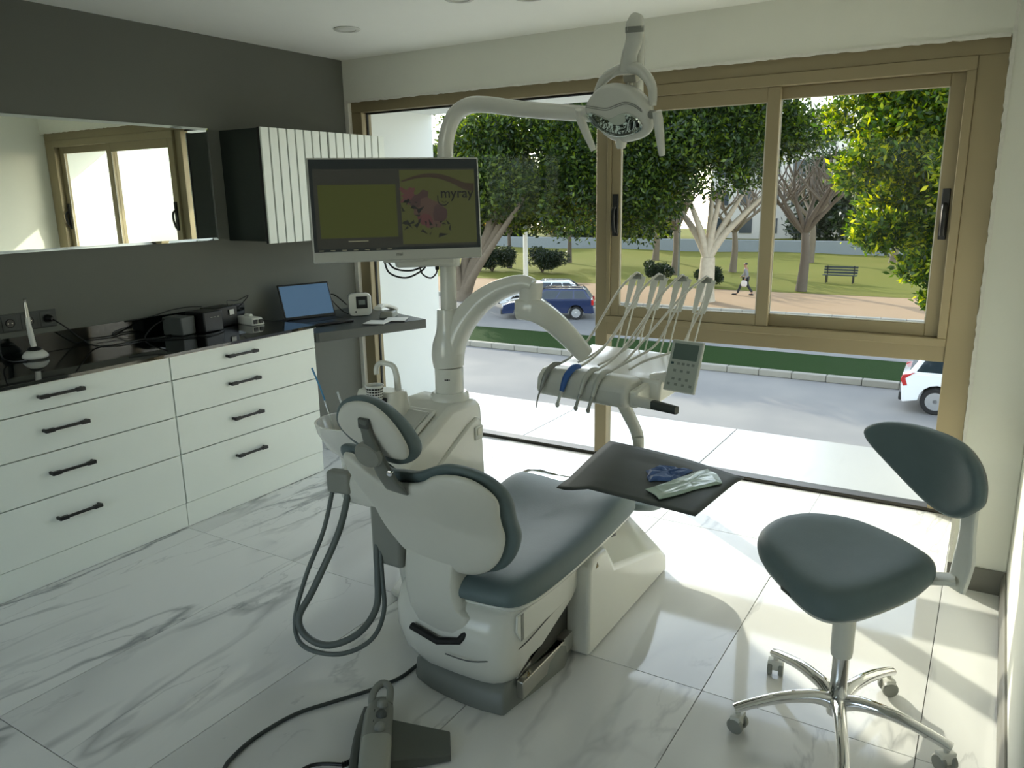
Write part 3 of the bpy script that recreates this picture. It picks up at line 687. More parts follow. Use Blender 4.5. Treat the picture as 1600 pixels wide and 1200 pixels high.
# ---- cars
CARGL = mat('car_glass', (38, 48, 54), 0.05, coat=0.3); TYRE = mat('tyre', (26, 26, 26), 0.8); RIM = mat('alloy_rim', (190, 192, 194), 0.25, metal=0.8)
REDL = mat('red_tail_lamp', (176, 30, 28), 0.15, coat=0.5); CLRL = mat('clear_lamp', (222, 224, 222), 0.1, coat=0.5); TRIM = mat('car_black_trim', (30, 31, 32), 0.5)
def car(loc, rz, lab, paint, prof, green, L=4.3, W=1.72, wheels=(0.80, 3.35), wr=0.31, rails=False, rimstyle=5, name='parked_car', vlamp=False, wtaper=0.80):
    """prof: lower body side outline (x from the rear, z); green: glasshouse belt/roof stations"""
    t = thing(name, loc, lab, 'car'); R = Matrix.Rotation(rz, 3, 'Z'); L0 = V(loc); PM = mat('paint_'+lab[:14].replace(' ', '_'), paint, 0.22, coat=0.8, var=0.02)
    def T(p): return L0+R@Vector((p[0]-L/2, p[1], p[2]))
    def fin(name_, bm, m, bev=0.0, par=t, sm=True, segs=2):
        bmesh.ops.transform(bm, matrix=Matrix.Translation(L0)@R.to_4x4()@Matrix.Translation((-L/2, 0, 0)), verts=bm.verts[:])
        return mk(name_, bm, m, parent=par, bevel=bev, smooth=sm, segs=segs)
    # lower body: three-layer section so that the flanks bulge
    pts = []
    for (x, z) in prof: pts.append((x, z))
    arch = []
    for wx in wheels:
        arch.append([(wx+math.cos(a)*(wr+0.07), wr+math.sin(a)*(wr+0.07)) for a in [PI*k/8 for k in range(0, 9)]])
    low = [(0.05, 0.28)]+[p for p in arch[0][::-1]]+[p for p in arch[1][::-1]]+[(L-0.06, 0.26)]
    low = [p if p[1] > 0.2 else (p[0], 0.22) for p in low]
    poly = low+pts
    bm = nb(); secs = []
    for yy_, sc in ((-W/2+0.05, 0.97), (-W/2, 1.0), (W/2, 1.0), (W/2-0.05, 0.97)):
        secs.append(yy_)
    cx, cz = L/2, 0.55
    rings = []
    for yv, sc in ((-W/2, 0.985), (-W/2+0.06, 1.0), (W/2-0.06, 1.0), (W/2, 0.985)):
        rings.append([bm.verts.new((cx+(p[0]-cx)*sc, yv, cz+(p[1]-cz)*(sc if p[1] > 0.5 else 1.0))) for p in poly])
    n = len(poly)
    for A, B in zip(rings[:-1], rings[1:]):
        for k in range(n): bm.faces.new((A[k], A[(k+1) % n], B[(k+1) % n], B[k]))
    bm.faces.new(rings[0][::-1]); bm.faces.new(rings[-1]); fin('body', bm, PM, 0.02)
    # glasshouse: belt quad to roof quad
    (xb0, zb), (xr0, zr), (xr1, zr1), (xb1, zb1) = green
    hb, hr = W/2-0.05, W/2*wtaper-0.04
    bm = nb()
    vb = [bm.verts.new(p) for p in ((xb0, -hb, zb), (xb1, -hb, zb1), (xb1, hb, zb1), (xb0, hb, zb))]
    vr = [bm.verts.new(p) for p in ((xr0, -hr, zr), (xr1, -hr, zr1), (xr1, hr, zr1), (xr0, hr, zr))]
    for k in range(4): bm.faces.new((vb[k], vb[(k+1) % 4], vr[(k+1) % 4], vr[k]))
    bm.faces.new(vr); bm.faces.new(vb[::-1]); fin('roof', bm, PM, 0.05, segs=3)
    def gpt(u, v, side):   # u along, v up 0..1 on a side of the glasshouse
        xb_ = xb0+(xb1-xb0)*u; xr_ = xr0+(xr1-xr0)*u; zb_ = zb+(zb1-zb)*u; zr_ = zr+(zr1-zr)*u
        return Vector((xb_+(xr_-xb_)*v, side*((hb+(hr-hb)*v)+0.006), zb_+(zr_-zb_)*v))
    for side in (-1, 1):
        for (u0, u1, sl) in ((0.05, 0.26, 0.0), (0.29, 0.55, 0.0), (0.58, 0.90, 0.0)):
            bm = nb(); q = [gpt(u0, 0.12, side), gpt(u1, 0.12, side), gpt(u1, 0.84, side), gpt(u0, 0.84, side)]
            A = [bm.verts.new(p) for p in q]; B = [bm.verts.new(p-Vector((0, side*0.02, 0))) for p in q]
            bm.faces.new(A); bm.faces.new(B[::-1])
            for k in range(4): bm.faces.new((A[k], A[(k+1) % 4], B[(k+1) % 4], B[k]))
            fin('side_window', bm, CARGL, 0.004)
    for nm, (xa, za), (xc, zc), sg in (('rear_window', (xb0, zb), (xr0, zr), -1), ('windscreen', (xb1, zb1), (xr1, zr1), 1)):
        bm = nb(); q = []
        for v, yw in ((0.12, hb*0.86), (0.86, hr*0.92)):
            x = xa+(xc-xa)*v+sg*0.008; z = za+(zc-za)*v+0.004
            q += [Vector((x, -yw, z)), Vector((x, yw, z))]
        q = [q[0], q[1], q[3], q[2]]
        A = [bm.verts.new(p) for p in q]; B = [bm.verts.new(p-Vector((sg*0.02, 0, 0))) for p in q]
        bm.faces.new(A); bm.faces.new(B[::-1])
        for k in range(4): bm.faces.new((A[k], A[(k+1) % 4], B[(k+1) % 4], B[k]))
        fin(nm, bm, CARGL, 0.004)
    for wx in wheels:
        for side in (-1, 1):
            bm = nb(); yo = side*(W/2-0.11)
            lathe(bm, [(wr*0.62, -0.09), (wr*0.93, -0.095), (wr, -0.06), (wr, 0.06), (wr*0.93, 0.095), (wr*0.62, 0.09)], (wx, yo, wr), (0, 1, 0), 24); wh_ = fin('wheel', bm, TYRE)
            bm = nb(); ys = yo+side*0.075
            lathe(bm, [(wr*0.60, -0.02), (wr*0.66, -0.02), (wr*0.66, 0.02), (wr*0.60, 0.02)], (wx, ys, wr), (0, 1, 0), 24)
            lathe(bm, [(0, -0.02), (wr*0.16, -0.02), (wr*0.16, 0.025), (0, 0.03)], (wx, ys, wr), (0, 1, 0), 12)
            for k in range(rimstyle):
                a = 2*PI*k/rimstyle+0.3; ca, sa = math.cos(a), math.sin(a)
                Rm = Matrix.Rotation(-a, 3, 'Y'); box(bm, (wx+ca*wr*0.38, ys, wr+sa*wr*0.38), (wr*0.52, 0.03, wr*(0.17 if rimstyle > 4 else 0.26)), Rm)
            fin('rim', bm, RIM, par=wh_, sm=False)
            bm = nb(); lathe(bm, [(0, -0.01), (wr*0.62, -0.01), (wr*0.62, 0.0), (0, 0.0)], (wx, yo+side*0.03, wr), (0, 1, 0), 16); fin('brake_disc', bm, TRIM, par=wh_)
    for side in (-1, 1):
        bm = nb(); x0 = prof[-1][0] if False else min(p[0] for p in prof)
        if vlamp:
            q = [(0.02, 0.98), (0.30, 1.06), (0.10, 0.90), (0.16, 0.72), (0.06, 0.70), (-0.01, 0.86)]
            prism(bm, q, 'y', side*(W/2-0.14), side*(W/2+0.006))
        else: b6(bm, x0-0.012, x0+0.10, side*(W/2-0.2), side*(W/2+0.004), 0.68, 0.92)
        fin('tail_lamp', bm, REDL, 0.01)
        bm = nb(); xe = max(p[0] for p in prof); b6(bm, xe-0.25, xe-0.02, side*(W/2-0.45), side*(W/2-0.08), 0.56, 0.70); fin('head_lamp', bm, CLRL, 0.02)
        bm = nb(); box(bm, (green[3][0]-0.22, side*(W/2+0.06), green[3][1]+0.05), (0.12, 0.18, 0.12)); fin('wing_mirror', bm, PM, 0.03)
    bm = nb(); b6(bm, -0.03, 0.10, -W/2+0.08, W/2-0.08, 0.30, 0.52); fin('rear_bumper', bm, PM if not vlamp else TRIM, 0.03)
    bm = nb(); b6(bm, L-0.14, L+0.02, -W/2+0.08, W/2-0.08, 0.24, 0.50); fin('front_bumper', bm, TRIM, 0.03)
    if rails:
        for side in (-1, 1):
            bm = nb(); tube(bm, [(green[1][0]+0.1, side*hr*0.9, zr), (green[1][0]+0.2, side*hr*0.9, zr+0.06), (green[2][0]-0.2, side*hr*0.9, zr+0.06), (green[2][0]-0.1, side*hr*0.9, zr)], 0.018, 6, 3); fin('roof_rail', bm, TRIM)
    return t
# rear at x=0 ; heading of rear->front rotates with rz.  Blue estate faces left (-x)
wagon = [(4.28, 0.45), (4.22, 0.66), (3.9, 0.78), (3.15, 0.90), (0.06, 0.94), (0.0, 0.60)]
car((-13.85, 27.9, GZ), PI+0.42, 'dark blue estate car with roof rails parked across the street', (16, 34, 72), wagon, ((0.08, 0.92), (0.42, 1.40), (2.25, 1.42), (3.1, 0.90)), rails=True)
car((-15.9, 30.9, GZ), PI+0.42, 'white car half hidden behind the blue estate', (226, 228, 228), wagon, ((0.10, 0.92), (0.7, 1.38), (2.1, 1.40), (3.1, 0.90)))
suv = [(4.25, 0.50), (4.18, 0.78), (3.8, 0.92), (3.1, 1.02), (0.18, 1.04), (0.0, 0.92), (0.02, 0.60)]
car((4.35, 18.55, GZ), 0.03, 'white crossover with red angular tail lamp cut off by the window frame', (232, 234, 236), suv, ((0.14, 1.02), (0.50, 1.55), (2.6, 1.56), (3.3, 1.0)), W=1.82, wheels=(0.82, 3.42), wr=0.35, rimstyle=4, vlamp=True)

# ---- walking person
pl = V(-7.5, 38.6, GZ+0.14)
pr = thing('person', pl, 'person in grey top and dark trousers walking left with a pale bag', 'person')
def skin(name, verts, edges, radii, material, parent, root=0, sub=2):
    me = bpy.data.meshes.new(name); o0 = ORIG[parent.name]
    me.from_pydata([tuple(V(v)+pl-o0) for v in verts], edges, []); me.update()
    ob = bpy.data.objects.new(name, me); COL.objects.link(ob); ob.parent = parent; ORIG[ob.name] = o0
    ob.modifiers.new('skin', 'SKIN'); 
    for i, r in enumerate(radii): me.skin_vertices[0].data[i].radius = (r, r) if not isinstance(r, tuple) else r
    me.skin_vertices[0].data[root].use_root = True
    md = ob.modifiers.new('sub', 'SUBSURF'); md.levels = sub; md.render_levels = sub
    me.materials.append(material)
    for p in me.polygons: p.use_smooth = True
    return ob
SKIN = mat('skin_tone', (150, 112, 88), 0.6); TROU = mat('dark_trousers', (34, 36, 40), 0.8); TOP = mat('grey_top', (120, 122, 124), 0.8); HAIR = mat('dark_hair', (30, 26, 24), 0.7)
# profile pose walking towards -x
bv = [(0, 0, 0.95), (0.0, 0, 1.15), (-0.02, 0, 1.40), (-0.03, 0, 1.50), (-0.06, 0, 1.62), (-0.07, 0, 1.74),
      (-0.02, -0.19, 1.40), (0.10, -0.22, 1.13), (0.02, -0.22, 0.90), (-0.02, -0.22, 0.80),
      (-0.02, 0.19, 1.40), (-0.14, 0.22, 1.14), (-0.30, 0.20, 0.98), (-0.36, 0.19, 0.92),
      (0, -0.09, 0.90), (-0.24, -0.09, 0.52), (-0.40, -0.09, 0.10), (-0.54, -0.09, 0.04),
      (0, 0.09, 0.90), (0.10, 0.09, 0.50), (0.36, 0.09, 0.16), (0.28, 0.09, 0.04)]
be = [(0, 1), (1, 2), (2, 3), (3, 4), (4, 5), (2, 6), (6, 7), (7, 8), (8, 9), (2, 10), (10, 11), (11, 12), (12, 13), (0, 14), (14, 15), (15, 16), (16, 17), (0, 18), (18, 19), (19, 20), (20, 21)]
brd = [(0.14, 0.12), (0.13, 0.11), (0.15, 0.11), 0.055, 0.095, 0.08, 0.065, 0.045, 0.038, 0.03, 0.065, 0.045, 0.038, 0.03, 0.09, 0.065, 0.045, 0.04, 0.09, 0.065, 0.045, 0.04]
skin('body', bv, be, brd, SKIN, pr)
skin('trousers', [bv[0], bv[14], bv[15], bv[16], bv[18], bv[19], bv[20]], [(0, 1), (1, 2), (2, 3), (0, 4), (4, 5), (5, 6)], [(0.16, 0.14), 0.105, 0.08, 0.062, 0.105, 0.08, 0.062], TROU, pr)
skin('top', [bv[0], bv[1], bv[2], bv[6], bv[7], bv[8], bv[10], bv[11], bv[12]], [(0, 1), (1, 2), (2, 3), (3, 4), (4, 5), (2, 6), (6, 7), (7, 8)], [(0.165, 0.145), (0.155, 0.135), (0.17, 0.13), 0.08, 0.06, 0.05, 0.08, 0.06, 0.05], TOP, pr)
skin('hair', [(-0.01, 0, 1.62), (-0.035, 0, 1.76)], [(0, 1)], [0.115, 0.105], HAIR, pr)
for sx in (0, 1):
    f = bv[17] if sx == 0 else bv[21]
    bm = nb(); box(bm, V(f)+pl+V(-0.03 if sx == 0 else 0.02, 0, 0.0), (0.26, 0.10, 0.08)); mk('shoe', bm, BLACKP, parent=pr, bevel=0.03)
bm = nb(); B1 = pl+V(-0.02, -0.26, 0); pillow(bm, smooth_closed([(-0.13, 0.0), (0.13, 0.0), (0.15, 0.28), (-0.12, 0.30)]), lambda u, v, h: B1+V(u, h, 0.50+v), [(0, -0.06), (0.7, -0.055), (1, 0), (0.7, 0.055), (0, 0.06)])
bag = mk('carrier_bag', bm, mat('pale_bag', (206, 200, 194), 0.7)); tag(bag, 'pale carrier bag held by the walking person', 'bag')
# ================================================================ CABINETS, COUNTER, MIRROR, DESK
def drawer_unit(y0, y1, lab):
    t = thing('drawer_cabinet', (0.3, (y0+y1)/2, 0), lab, 'cabinet', 'white drawer cabinets under the black counter')
    bm = nb(); b6(bm, 0.012, 0.585, y0+0.001, y1-0.001, 0.128, 0.886); mk('body', bm, mat('carcass_dark', (40, 42, 40), 0.6), parent=t, smooth=False)
    bm = nb(); b6(bm, 0.585, 0.602, y0, y1, 0.002, 0.126); b6(bm, 0.05, 0.585, y1-0.018, y1, 0.002, 0.126); mk('plinth', bm, LACQ, parent=t, bevel=0.001, segs=1, smooth=False)
    bm = nb(); b6(bm, 0.03, 0.6, y1-0.012, y1+0.003, 0.128, 0.886); mk('side_panel', bm, LACQ, parent=t, bevel=0.001, segs=1, smooth=False)
    ym = (y0+y1)/2
    for z0, z1 in ((0.130, 0.384), (0.389, 0.581), (0.586, 0.766), (0.771, 0.885)):
        bm = nb(); b6(bm, 0.588, 0.608, y0+0.002, y1-0.002, z0, z1); d = mk('drawer', bm, LACQ, parent=t, bevel=0.0012, segs=1, smooth=False)
        hz = z0+(z1-z0)*(0.62 if z1-z0 > 0.2 else 0.55); hw = 0.097; yc = ym-0.06
        bm = nb()
        for s in (-1, 1): b6(bm, 0.608, 0.640, yc+s*hw-0.011*(s > 0)-0.0, yc+s*hw+0.011*(s < 0), hz-0.007, hz+0.007)
        b6(bm, 0.630, 0.642, yc-hw, yc+hw, hz-0.006, hz+0.006)
        for s in (-1, 1): b6(bm, 0.627, 0.645, yc+s*(hw-0.02)-0.02, yc+s*(hw-0.02)+0.02, hz-0.0085, hz+0.0085)
        mk('handle', bm, BLACKM, parent=d, bevel=0.0025, segs=2)
drawer_unit(-1.988, -1.031, 'white four-drawer cabinet beside the desk, black bar handles')
drawer_unit(-2.948, -1.991, 'white four-drawer cabinet below the curing light, cut by the left picture edge')
drawer_unit(-3.908, -2.951, 'white four-drawer cabinet furthest from the window')
bm = nb(); b6(bm, 0.002, 0.618, -3.91, -1.022, 0.888, 0.904)
ct = mk('countertop', bm, BLACKG, bevel=0.0015, segs=1, smooth=False); tag(ct, 'long glossy black glass countertop on the white drawers', 'countertop')
bm = nb(); b6(bm, 0.002, 0.618, -3.91, -1.022, 0.8862, 0.8879); mk('edge_strip', bm, ALU, parent=ct, smooth=False)
bm = nb(); b6(bm, 0.001, 0.008, -3.91, -1.022, 0.9045, 1.0); bs = mk('splashback', bm, BLACKG, parent=ct, bevel=0.001, segs=1, smooth=False)
# mirror with bevelled rim
mr_ = thing('wall_mirror', (0.0, -2.1, 1.395), 'wide frameless wall mirror with slanted glass rim on the charcoal wall', 'mirror')
y0, y1, z0, z1, bw = -2.98, -1.165, 1.395, 2.03, 0.014
bm = nb(); b6(bm, 0.014, 0.0185, y0+bw, y1-bw, z0+bw, z1-bw); mk('glass', bm, MIRR, parent=mr_, smooth=False)
bm = nb()
O = [(y0, z0), (y1, z0), (y1, z1), (y0, z1)]; I = [(y0+bw, z0+bw), (y1-bw, z0+bw), (y1-bw, z1-bw), (y0+bw, z1-bw)]
vo = [bm.verts.new((0.0145, *p)) for p in O]; vi = [bm.verts.new((0.0185, *p)) for p in I]; vbk = [bm.verts.new((0.001, *p)) for p in O]
for k in range(4): bm.faces.new((vo[k], vo[(k+1) % 4], vi[(k+1) % 4], vi[k])); bm.faces.new((vo[k], vbk[k], vbk[(k+1) % 4], vo[(k+1) % 4]))
bm.faces.new(vbk); mk('glass_rim', bm, MIRR, parent=mr_, smooth=False)
# wall cabinet with slatted doors
wc = thing('wall_cabinet', (0.17, -0.54, 1.372), 'dark wall cabinet with white vertical slat doors behind the monitor', 'cabinet')
bm = nb(); b6(bm, 0.002, 0.325, -1.078, -0.006, 1.385, 2.022); mk('body', bm, DKGREEN, parent=wc, bevel=0.002, segs=1, smooth=False)
bm = nb(); b6(bm, 0.326, 0.338, -1.078, -0.546, 1.372, 2.026); d1 = mk('door', bm, mat('slat_backing', (8, 9, 9), 0.6), parent=wc, smooth=False)
bm = nb(); b6(bm, 0.326, 0.338, -0.540, -0.006, 1.372, 2.026); d2 = mk('door', bm, MATS['slat_backing'], parent=wc, smooth=False)
pw = (0.532)/8.0
for dd, ys in ((d1, -1.078), (d2, -0.540)):
    for k in range(8):
        bm = nb(); b6(bm, 0.338, 0.352, ys+pw*k+0.0048, ys+pw*(k+1)-0.0048, 1.372, 2.026); mk('slat', bm, LACQ, parent=dd, bevel=0.002, segs=1, smooth=False)
# desk slab
desk = thing('wall_desk', (0.4, -0.55, 0.795), 'dark grey desk slab fixed to the wall between drawers and window', 'desk')
poly = [(0.004, -1.018), (0.607, -1.018), (0.618, -1.0), (0.868, -0.295), (0.36, -0.105), (0.004, -0.03)]
bm = nb(); prism(bm, poly, 'z', 0.795, 0.852); mk('top', bm, DESKM, parent=desk, bevel=0.002, segs=1, smooth=False)
bm = nb(); b6(bm, 0.002, 0.03, -1.02, -0.04, 0.69, 0.794); mk('support_rail', bm, DESKM, parent=desk, smooth=False)
# wall sockets
sp = thing('socket_panel', (0.0, -2.36, 1.03), 'dark grey row of four wall sockets above the black counter', 'socket')
SOCK = mat('socket_grey', (58, 62, 58), 0.5)
bm = nb(); b6(bm, 0.001, 0.010, -2.53, -2.175, 1.027, 1.113); mk('frame', bm, SOCK, parent=sp, bevel=0.003)
for k in range(4):
    yc = -2.486+0.0885*k
    bm = nb(); b6(bm, 0.010, 0.013, yc-0.036, yc+0.036, 1.034, 1.106); s_ = mk('socket', bm, SOCK, parent=sp, bevel=0.002)
    bm = nb(); lathe(bm, [(0.0, 0.001), (0.018, 0.001), (0.020, 0.004), (0.021, 0.0), (0.0, 0.0)], (0.013, yc, 1.07), (1, 0, 0), 20); mk('receptacle', bm, BLACKP, parent=s_)
    bm = nb()
    for s in (-1, 1): lathe(bm, [(0, 0), (0.003, 0), (0.003, 0.0015), (0, 0.0015)], (0.0145, yc+s*0.009, 1.07), (1, 0, 0), 8)
    mk('pin_hole', bm, ALU, parent=s_)
# plugs and adapter at the sockets
def plug(y, lab, pts):
    t = thing('charger_lead', (0.05, y, 0.905), lab, 'cord')
    bm = nb(); lathe(bm, [(0, 0), (0.019, 0), (0.019, 0.012), (0.013, 0.03), (0.008, 0.04), (0, 0.04)], (0.0175, y, 1.07), (1, 0, 0), 14); mk('plug', bm, BLACKP, parent=t)
    bm = nb(); tube(bm, [(0.055, y, 1.07)]+pts, 0.0035, 7, 5); mk('cable', bm, BLACKP, parent=t)
plug(-2.2205, 'black cord from the right socket trailing along the counter', [(0.10, y_, z_) for y_, z_ in ((-2.19, 1.03), (-2.12, 0.96), (-2.05, 0.911))]+[(0.16, -1.95, 0.909), (0.14, -1.83, 0.909), (0.18, -1.72, 0.909), (0.13, -1.62, 0.909)])
plug(-2.4860, 'black charger cord hanging from the leftmost sockets', [(0.09, -2.49, 1.02), (0.10, -2.50, 0.94), (0.12, -2.47, 0.909), (0.16, -2.42, 0.909)])
# curing light on its charging base
cl_ = thing('curing_light', (0.13, -2.365, 0.9045), 'white pen-like curing light standing in its round charger', 'curing light'); c0 = V(0.13, -2.365, 0.9045)
bm = nb(); lathe(bm, [(0, 0), (0.042, 0.0), (0.055, 0.008), (0.056, 0.016), (0.045, 0.032), (0.03, 0.042), (0.0, 0.042)], c0, (0, 0, 1), 28); mk('charger', bm, WHITE2, parent=cl_)
bm = nb(); lathe(bm, [(0, 0.041), (0.030, 0.041), (0.033, 0.046), (0.022, 0.056), (0.012, 0.06), (0, 0.06)], c0, (0, 0, 1), 24); mk('cradle', bm, BLACKP, parent=cl_)
bm = nb(); tube(bm, [c0+V(0, 0, 0.055), c0+V(0.0, -0.004, 0.10), c0+V(0, -0.008, 0.16), c0+V(0, -0.008, 0.20)], [0.0125, 0.013, 0.0115, 0.011], 14, 5); mk('handle', bm, WHITE2, parent=cl_)
bm = nb(); tube(bm, [c0+V(0, -0.008, 0.20), c0+V(0, -0.008, 0.235), c0+V(0, -0.008, 0.27), c0+V(0.002, -0.008, 0.287)], [0.0105, 0.009, 0.006, 0.008], 12, 5); mk('light_tip', bm, ALU, parent=cl_)
# power adapters / small boxes on the counter
def gadget(name, c, s, rz, m, lab, cat, bev=0.006, extra=None):
    bm = nb(); box(bm, V(c)+V(0, 0, s[2]/2), s, rz); o = mk(name, bm, m, bevel=bev); tag(o, lab, cat)
    if extra: extra(o)
    return o
gadget('router_box', (0.16, -1.60, 0.9046), (0.14, 0.10, 0.10), 0.15, GREYD, 'dark grey upright box with a cable on the counter', 'router')
def _v(o):
    for k in range(3):
        bm = nb(); b6(bm, 0.268, 0.2705, -1.475+0.022*k, -1.461+0.022*k, 0.985, 0.99); mk('label_mark', bm, mat('pale_print', (150, 150, 144), 0.6), parent=o)
gadget('power_supply', (0.19, -1.455, 0.9046), (0.15, 0.13, 0.115), 0.05, BLACKP, 'black power supply box in the middle of the counter', 'power supply', extra=_v)
def _n(o):
    bm = nb(); box(bm, (0.182, -1.26, 0.985), (0.004, 0.035, 0.03), 0.1); mk('sticker', bm, PAPER, parent=o)
gadget('network_switch', (0.12, -1.30, 0.9046), (0.12, 0.17, 0.115), 0.1, BLACKP, 'black network box with white sticker and looped cables', 'network box', extra=_n)
t = thing('charger_dock', (0.22, -1.17, 0.9046), 'small white dock with two dark square ports near the laptop', 'dock'); c0 = V(0.22, -1.17, 0.9046); Rz = Matrix.Rotation(-0.15, 3, 'Z')
bm = nb(); box(bm, c0+V(0, 0, 0.022), (0.20, 0.085, 0.044), Rz, (0.85, 0.8)); box(bm, c0+V(-0.01, 0.005, 0.05), (0.05, 0.03, 0.014)); mk('body', bm, WHITE2, parent=t, bevel=0.006)
for s in (-1, 1): bm = nb(); box(bm, c0+Rz@V(0.098, s*0.019, 0.022), (0.008, 0.024, 0.024), Rz); mk('port', bm, BLACKP, parent=t, bevel=0.002)
def cord(name, pts, r, lab, m=BLACKP):
    bm = nb(); tube(bm, pts, r, 7, 5); return tag(mk(name, bm, m), lab, 'cord')
cord('looped_cable', [(0.12, -1.64, 1.0), (0.10, -1.72, 0.96), (0.14, -1.80, 0.911), (0.22, -1.77, 0.909), (0.30, -1.68, 0.909), (0.36, -1.55, 0.909), (0.30, -1.42, 0.909)], 0.0035, 'thin black cable looping down from the dark box to the counter')
cord('looped_cable', [(0.14, -1.25, 1.02), (0.08, -1.20, 1.04), (0.07, -1.12, 1.03), (0.10, -1.06, 1.055), (0.08, -1.13, 0.99), (0.12, -1.20, 1.02)], 0.003, 'tangle of thin black cable above the network box')
cord('looped_cable', [(0.05, -1.85, 1.002), (0.06, -1.70, 1.01), (0.07, -1.58, 1.03), (0.08, -1.48, 1.035), (0.10, -1.40, 1.03)], 0.0035, 'black cable running over the boxes along the wall')
# laptop on the desk
lp = thing('laptop', (0.30, -0.66, 0.852), 'open black laptop with a plain blue screen on the desk', 'laptop'); Rz = Matrix.Rotation(-0.32, 3, 'Z'); c0 = V(0.345, -0.72, 0.853)
def LQ(x, y, z): return c0+Rz@V(x, y, z)
bm = nb(); box(bm, LQ(0.0, 0, 0.009), (0.25, 0.35, 0.017), Rz); base = mk('base', bm, BLACKP, parent=lp, bevel=0.004)
bm = nb(); box(bm, LQ(-0.03, 0, 0.0183), (0.12, 0.31, 0.001), Rz); mk('keyboard', bm, mat('key_black', (30, 31, 32), 0.6), parent=base)
bm = nb(); box(bm, LQ(0.07, 0, 0.0183), (0.06, 0.10, 0.001), Rz); mk('touchpad', bm, mat('pad_black', (40, 41, 42), 0.4), parent=base)
Rl = Rz@Matrix.Rotation(math.radians(-22), 3, 'Y')
def LS(x, y, z): return LQ(-0.125, 0, 0.018)+Rl@V(x, y, z)
bm = nb(); box(bm, LS(0, 0, 0.118), (0.008, 0.355, 0.235), Rl); scr = mk('lid', bm, BLACKP, parent=lp, bevel=0.003)
bm = nb(); box(bm, LS(0.0045, 0, 0.121), (0.001, 0.335, 0.205), Rl); mk('screen', bm, mat('blue_screen', (40, 62, 84), 0.25, emit=(66, 92, 116), estr=0.65), parent=scr)
# apex locator box, handset, papers
ap = thing('apex_locator', (0.30, -0.33, 0.852), 'white rounded device with small square display on the desk', 'device'); Rz = Matrix.Rotation(-0.75, 3, 'Z'); c0 = V(0.36, -0.36, 0.853)
bm = nb(); pillow(bm, rrect(0.15, 0.15, 0.03), lambda u, v, h: c0+Rz@V(h, u, v+0.076), [(0, -0.05), (0.9, -0.05), (0.98, -0.045), (0.98, 0.0), (0, 0.0)]); mk('back_shell', bm, GREYD, parent=ap)
bm = nb(); pillow(bm, rrect(0.152, 0.152, 0.03), lambda u, v, h: c0+Rz@V(h, u, v+0.076), [(0, 0.0), (1.0, 0.0), (1, 0.025), (0.95, 0.033), (0, 0.033)]); mk('front_shell', bm, WHITE2, parent=ap)
bm = nb(); box(bm, c0+Rz@V(0.034, 0.012, 0.092), (0.003, 0.075, 0.08), Rz); dsp = mk('display', bm, BLACKP, parent=ap, bevel=0.001)
bm = nb(); box(bm, c0+Rz@V(0.036, 0.012, 0.092), (0.001, 0.045, 0.03), Rz); mk('readout', bm, mat('lcd_grey', (120, 128, 124), 0.3), parent=dsp)
bm = nb(); lathe(bm, [(0, 0), (0.006, 0), (0.006, 0.004), (0, 0.004)], c0+Rz@V(0.033, -0.03, 0.03), Rz@V(1, 0, 0), 12); mk('knob', bm, BLACKP, parent=ap)
cord('looped_cable', [(0.30, -0.42, 0.93), (0.22, -0.44, 0.99), (0.14, -0.42, 0.985), (0.12, -0.36, 0.93), (0.18, -0.34, 0.87), (0.25, -0.36, 0.857)], 0.004, 'coiled black cable behind the white device')
c0 = V(0.60, -0.36, 0.853)
hs = thing('phone_handset', c0, 'pale curved desk phone handset propped beside the white device', 'phone'); Rz = Matrix.Rotation(0.45, 3, 'Z')
def HQ(x, y, z): return c0+Rz@V(x, y, z)
bm = nb(); sweep(bm, spline([HQ(-0.03, -0.12, 0.078), HQ(-0.02, -0.06, 0.088), HQ(0.0, 0.02, 0.075), HQ(0.02, 0.10, 0.045)], 6), [(0.028, 0.012), (0.022, 0.012), (0.024, 0.012), (0.032, 0.014)], 12, power=3); mk('grip', bm, WHITE2, parent=hs)
bm = nb(); box(bm, HQ(0.0, 0.03, 0.022), (0.10, 0.15, 0.042), Rz, (0.85, 0.7)); mk('cradle', bm, GREYP, parent=hs, bevel=0.008)
c0 = V(0.70, -0.58, 0.8525)
for i, (dx, dy, rz, dz, lab) in enumerate(((0.0, 0.0, 0.35, 0.0, 'open white notebook nearest the desk front edge'), (0.03, 0.15, 0.5, 0.0, 'white notepad under the phone handset'))):
    R_ = Matrix.Rotation(rz, 3, 'Z'); c1 = c0+V(dx, dy, dz)
    n_ = thing('notebook', c1, lab, 'notebook', 'notebooks on the desk')
    bm = nb(); box(bm, c1+V(0, 0, 0.004), (0.14, 0.135, 0.007), R_); mk('cover', bm, BLACKP, parent=n_)
    bm = nb(); box(bm, c1+V(0, 0, 0.0095), (0.135, 0.13, 0.004), R_); mk('pages', bm, PAPER, parent=n_)
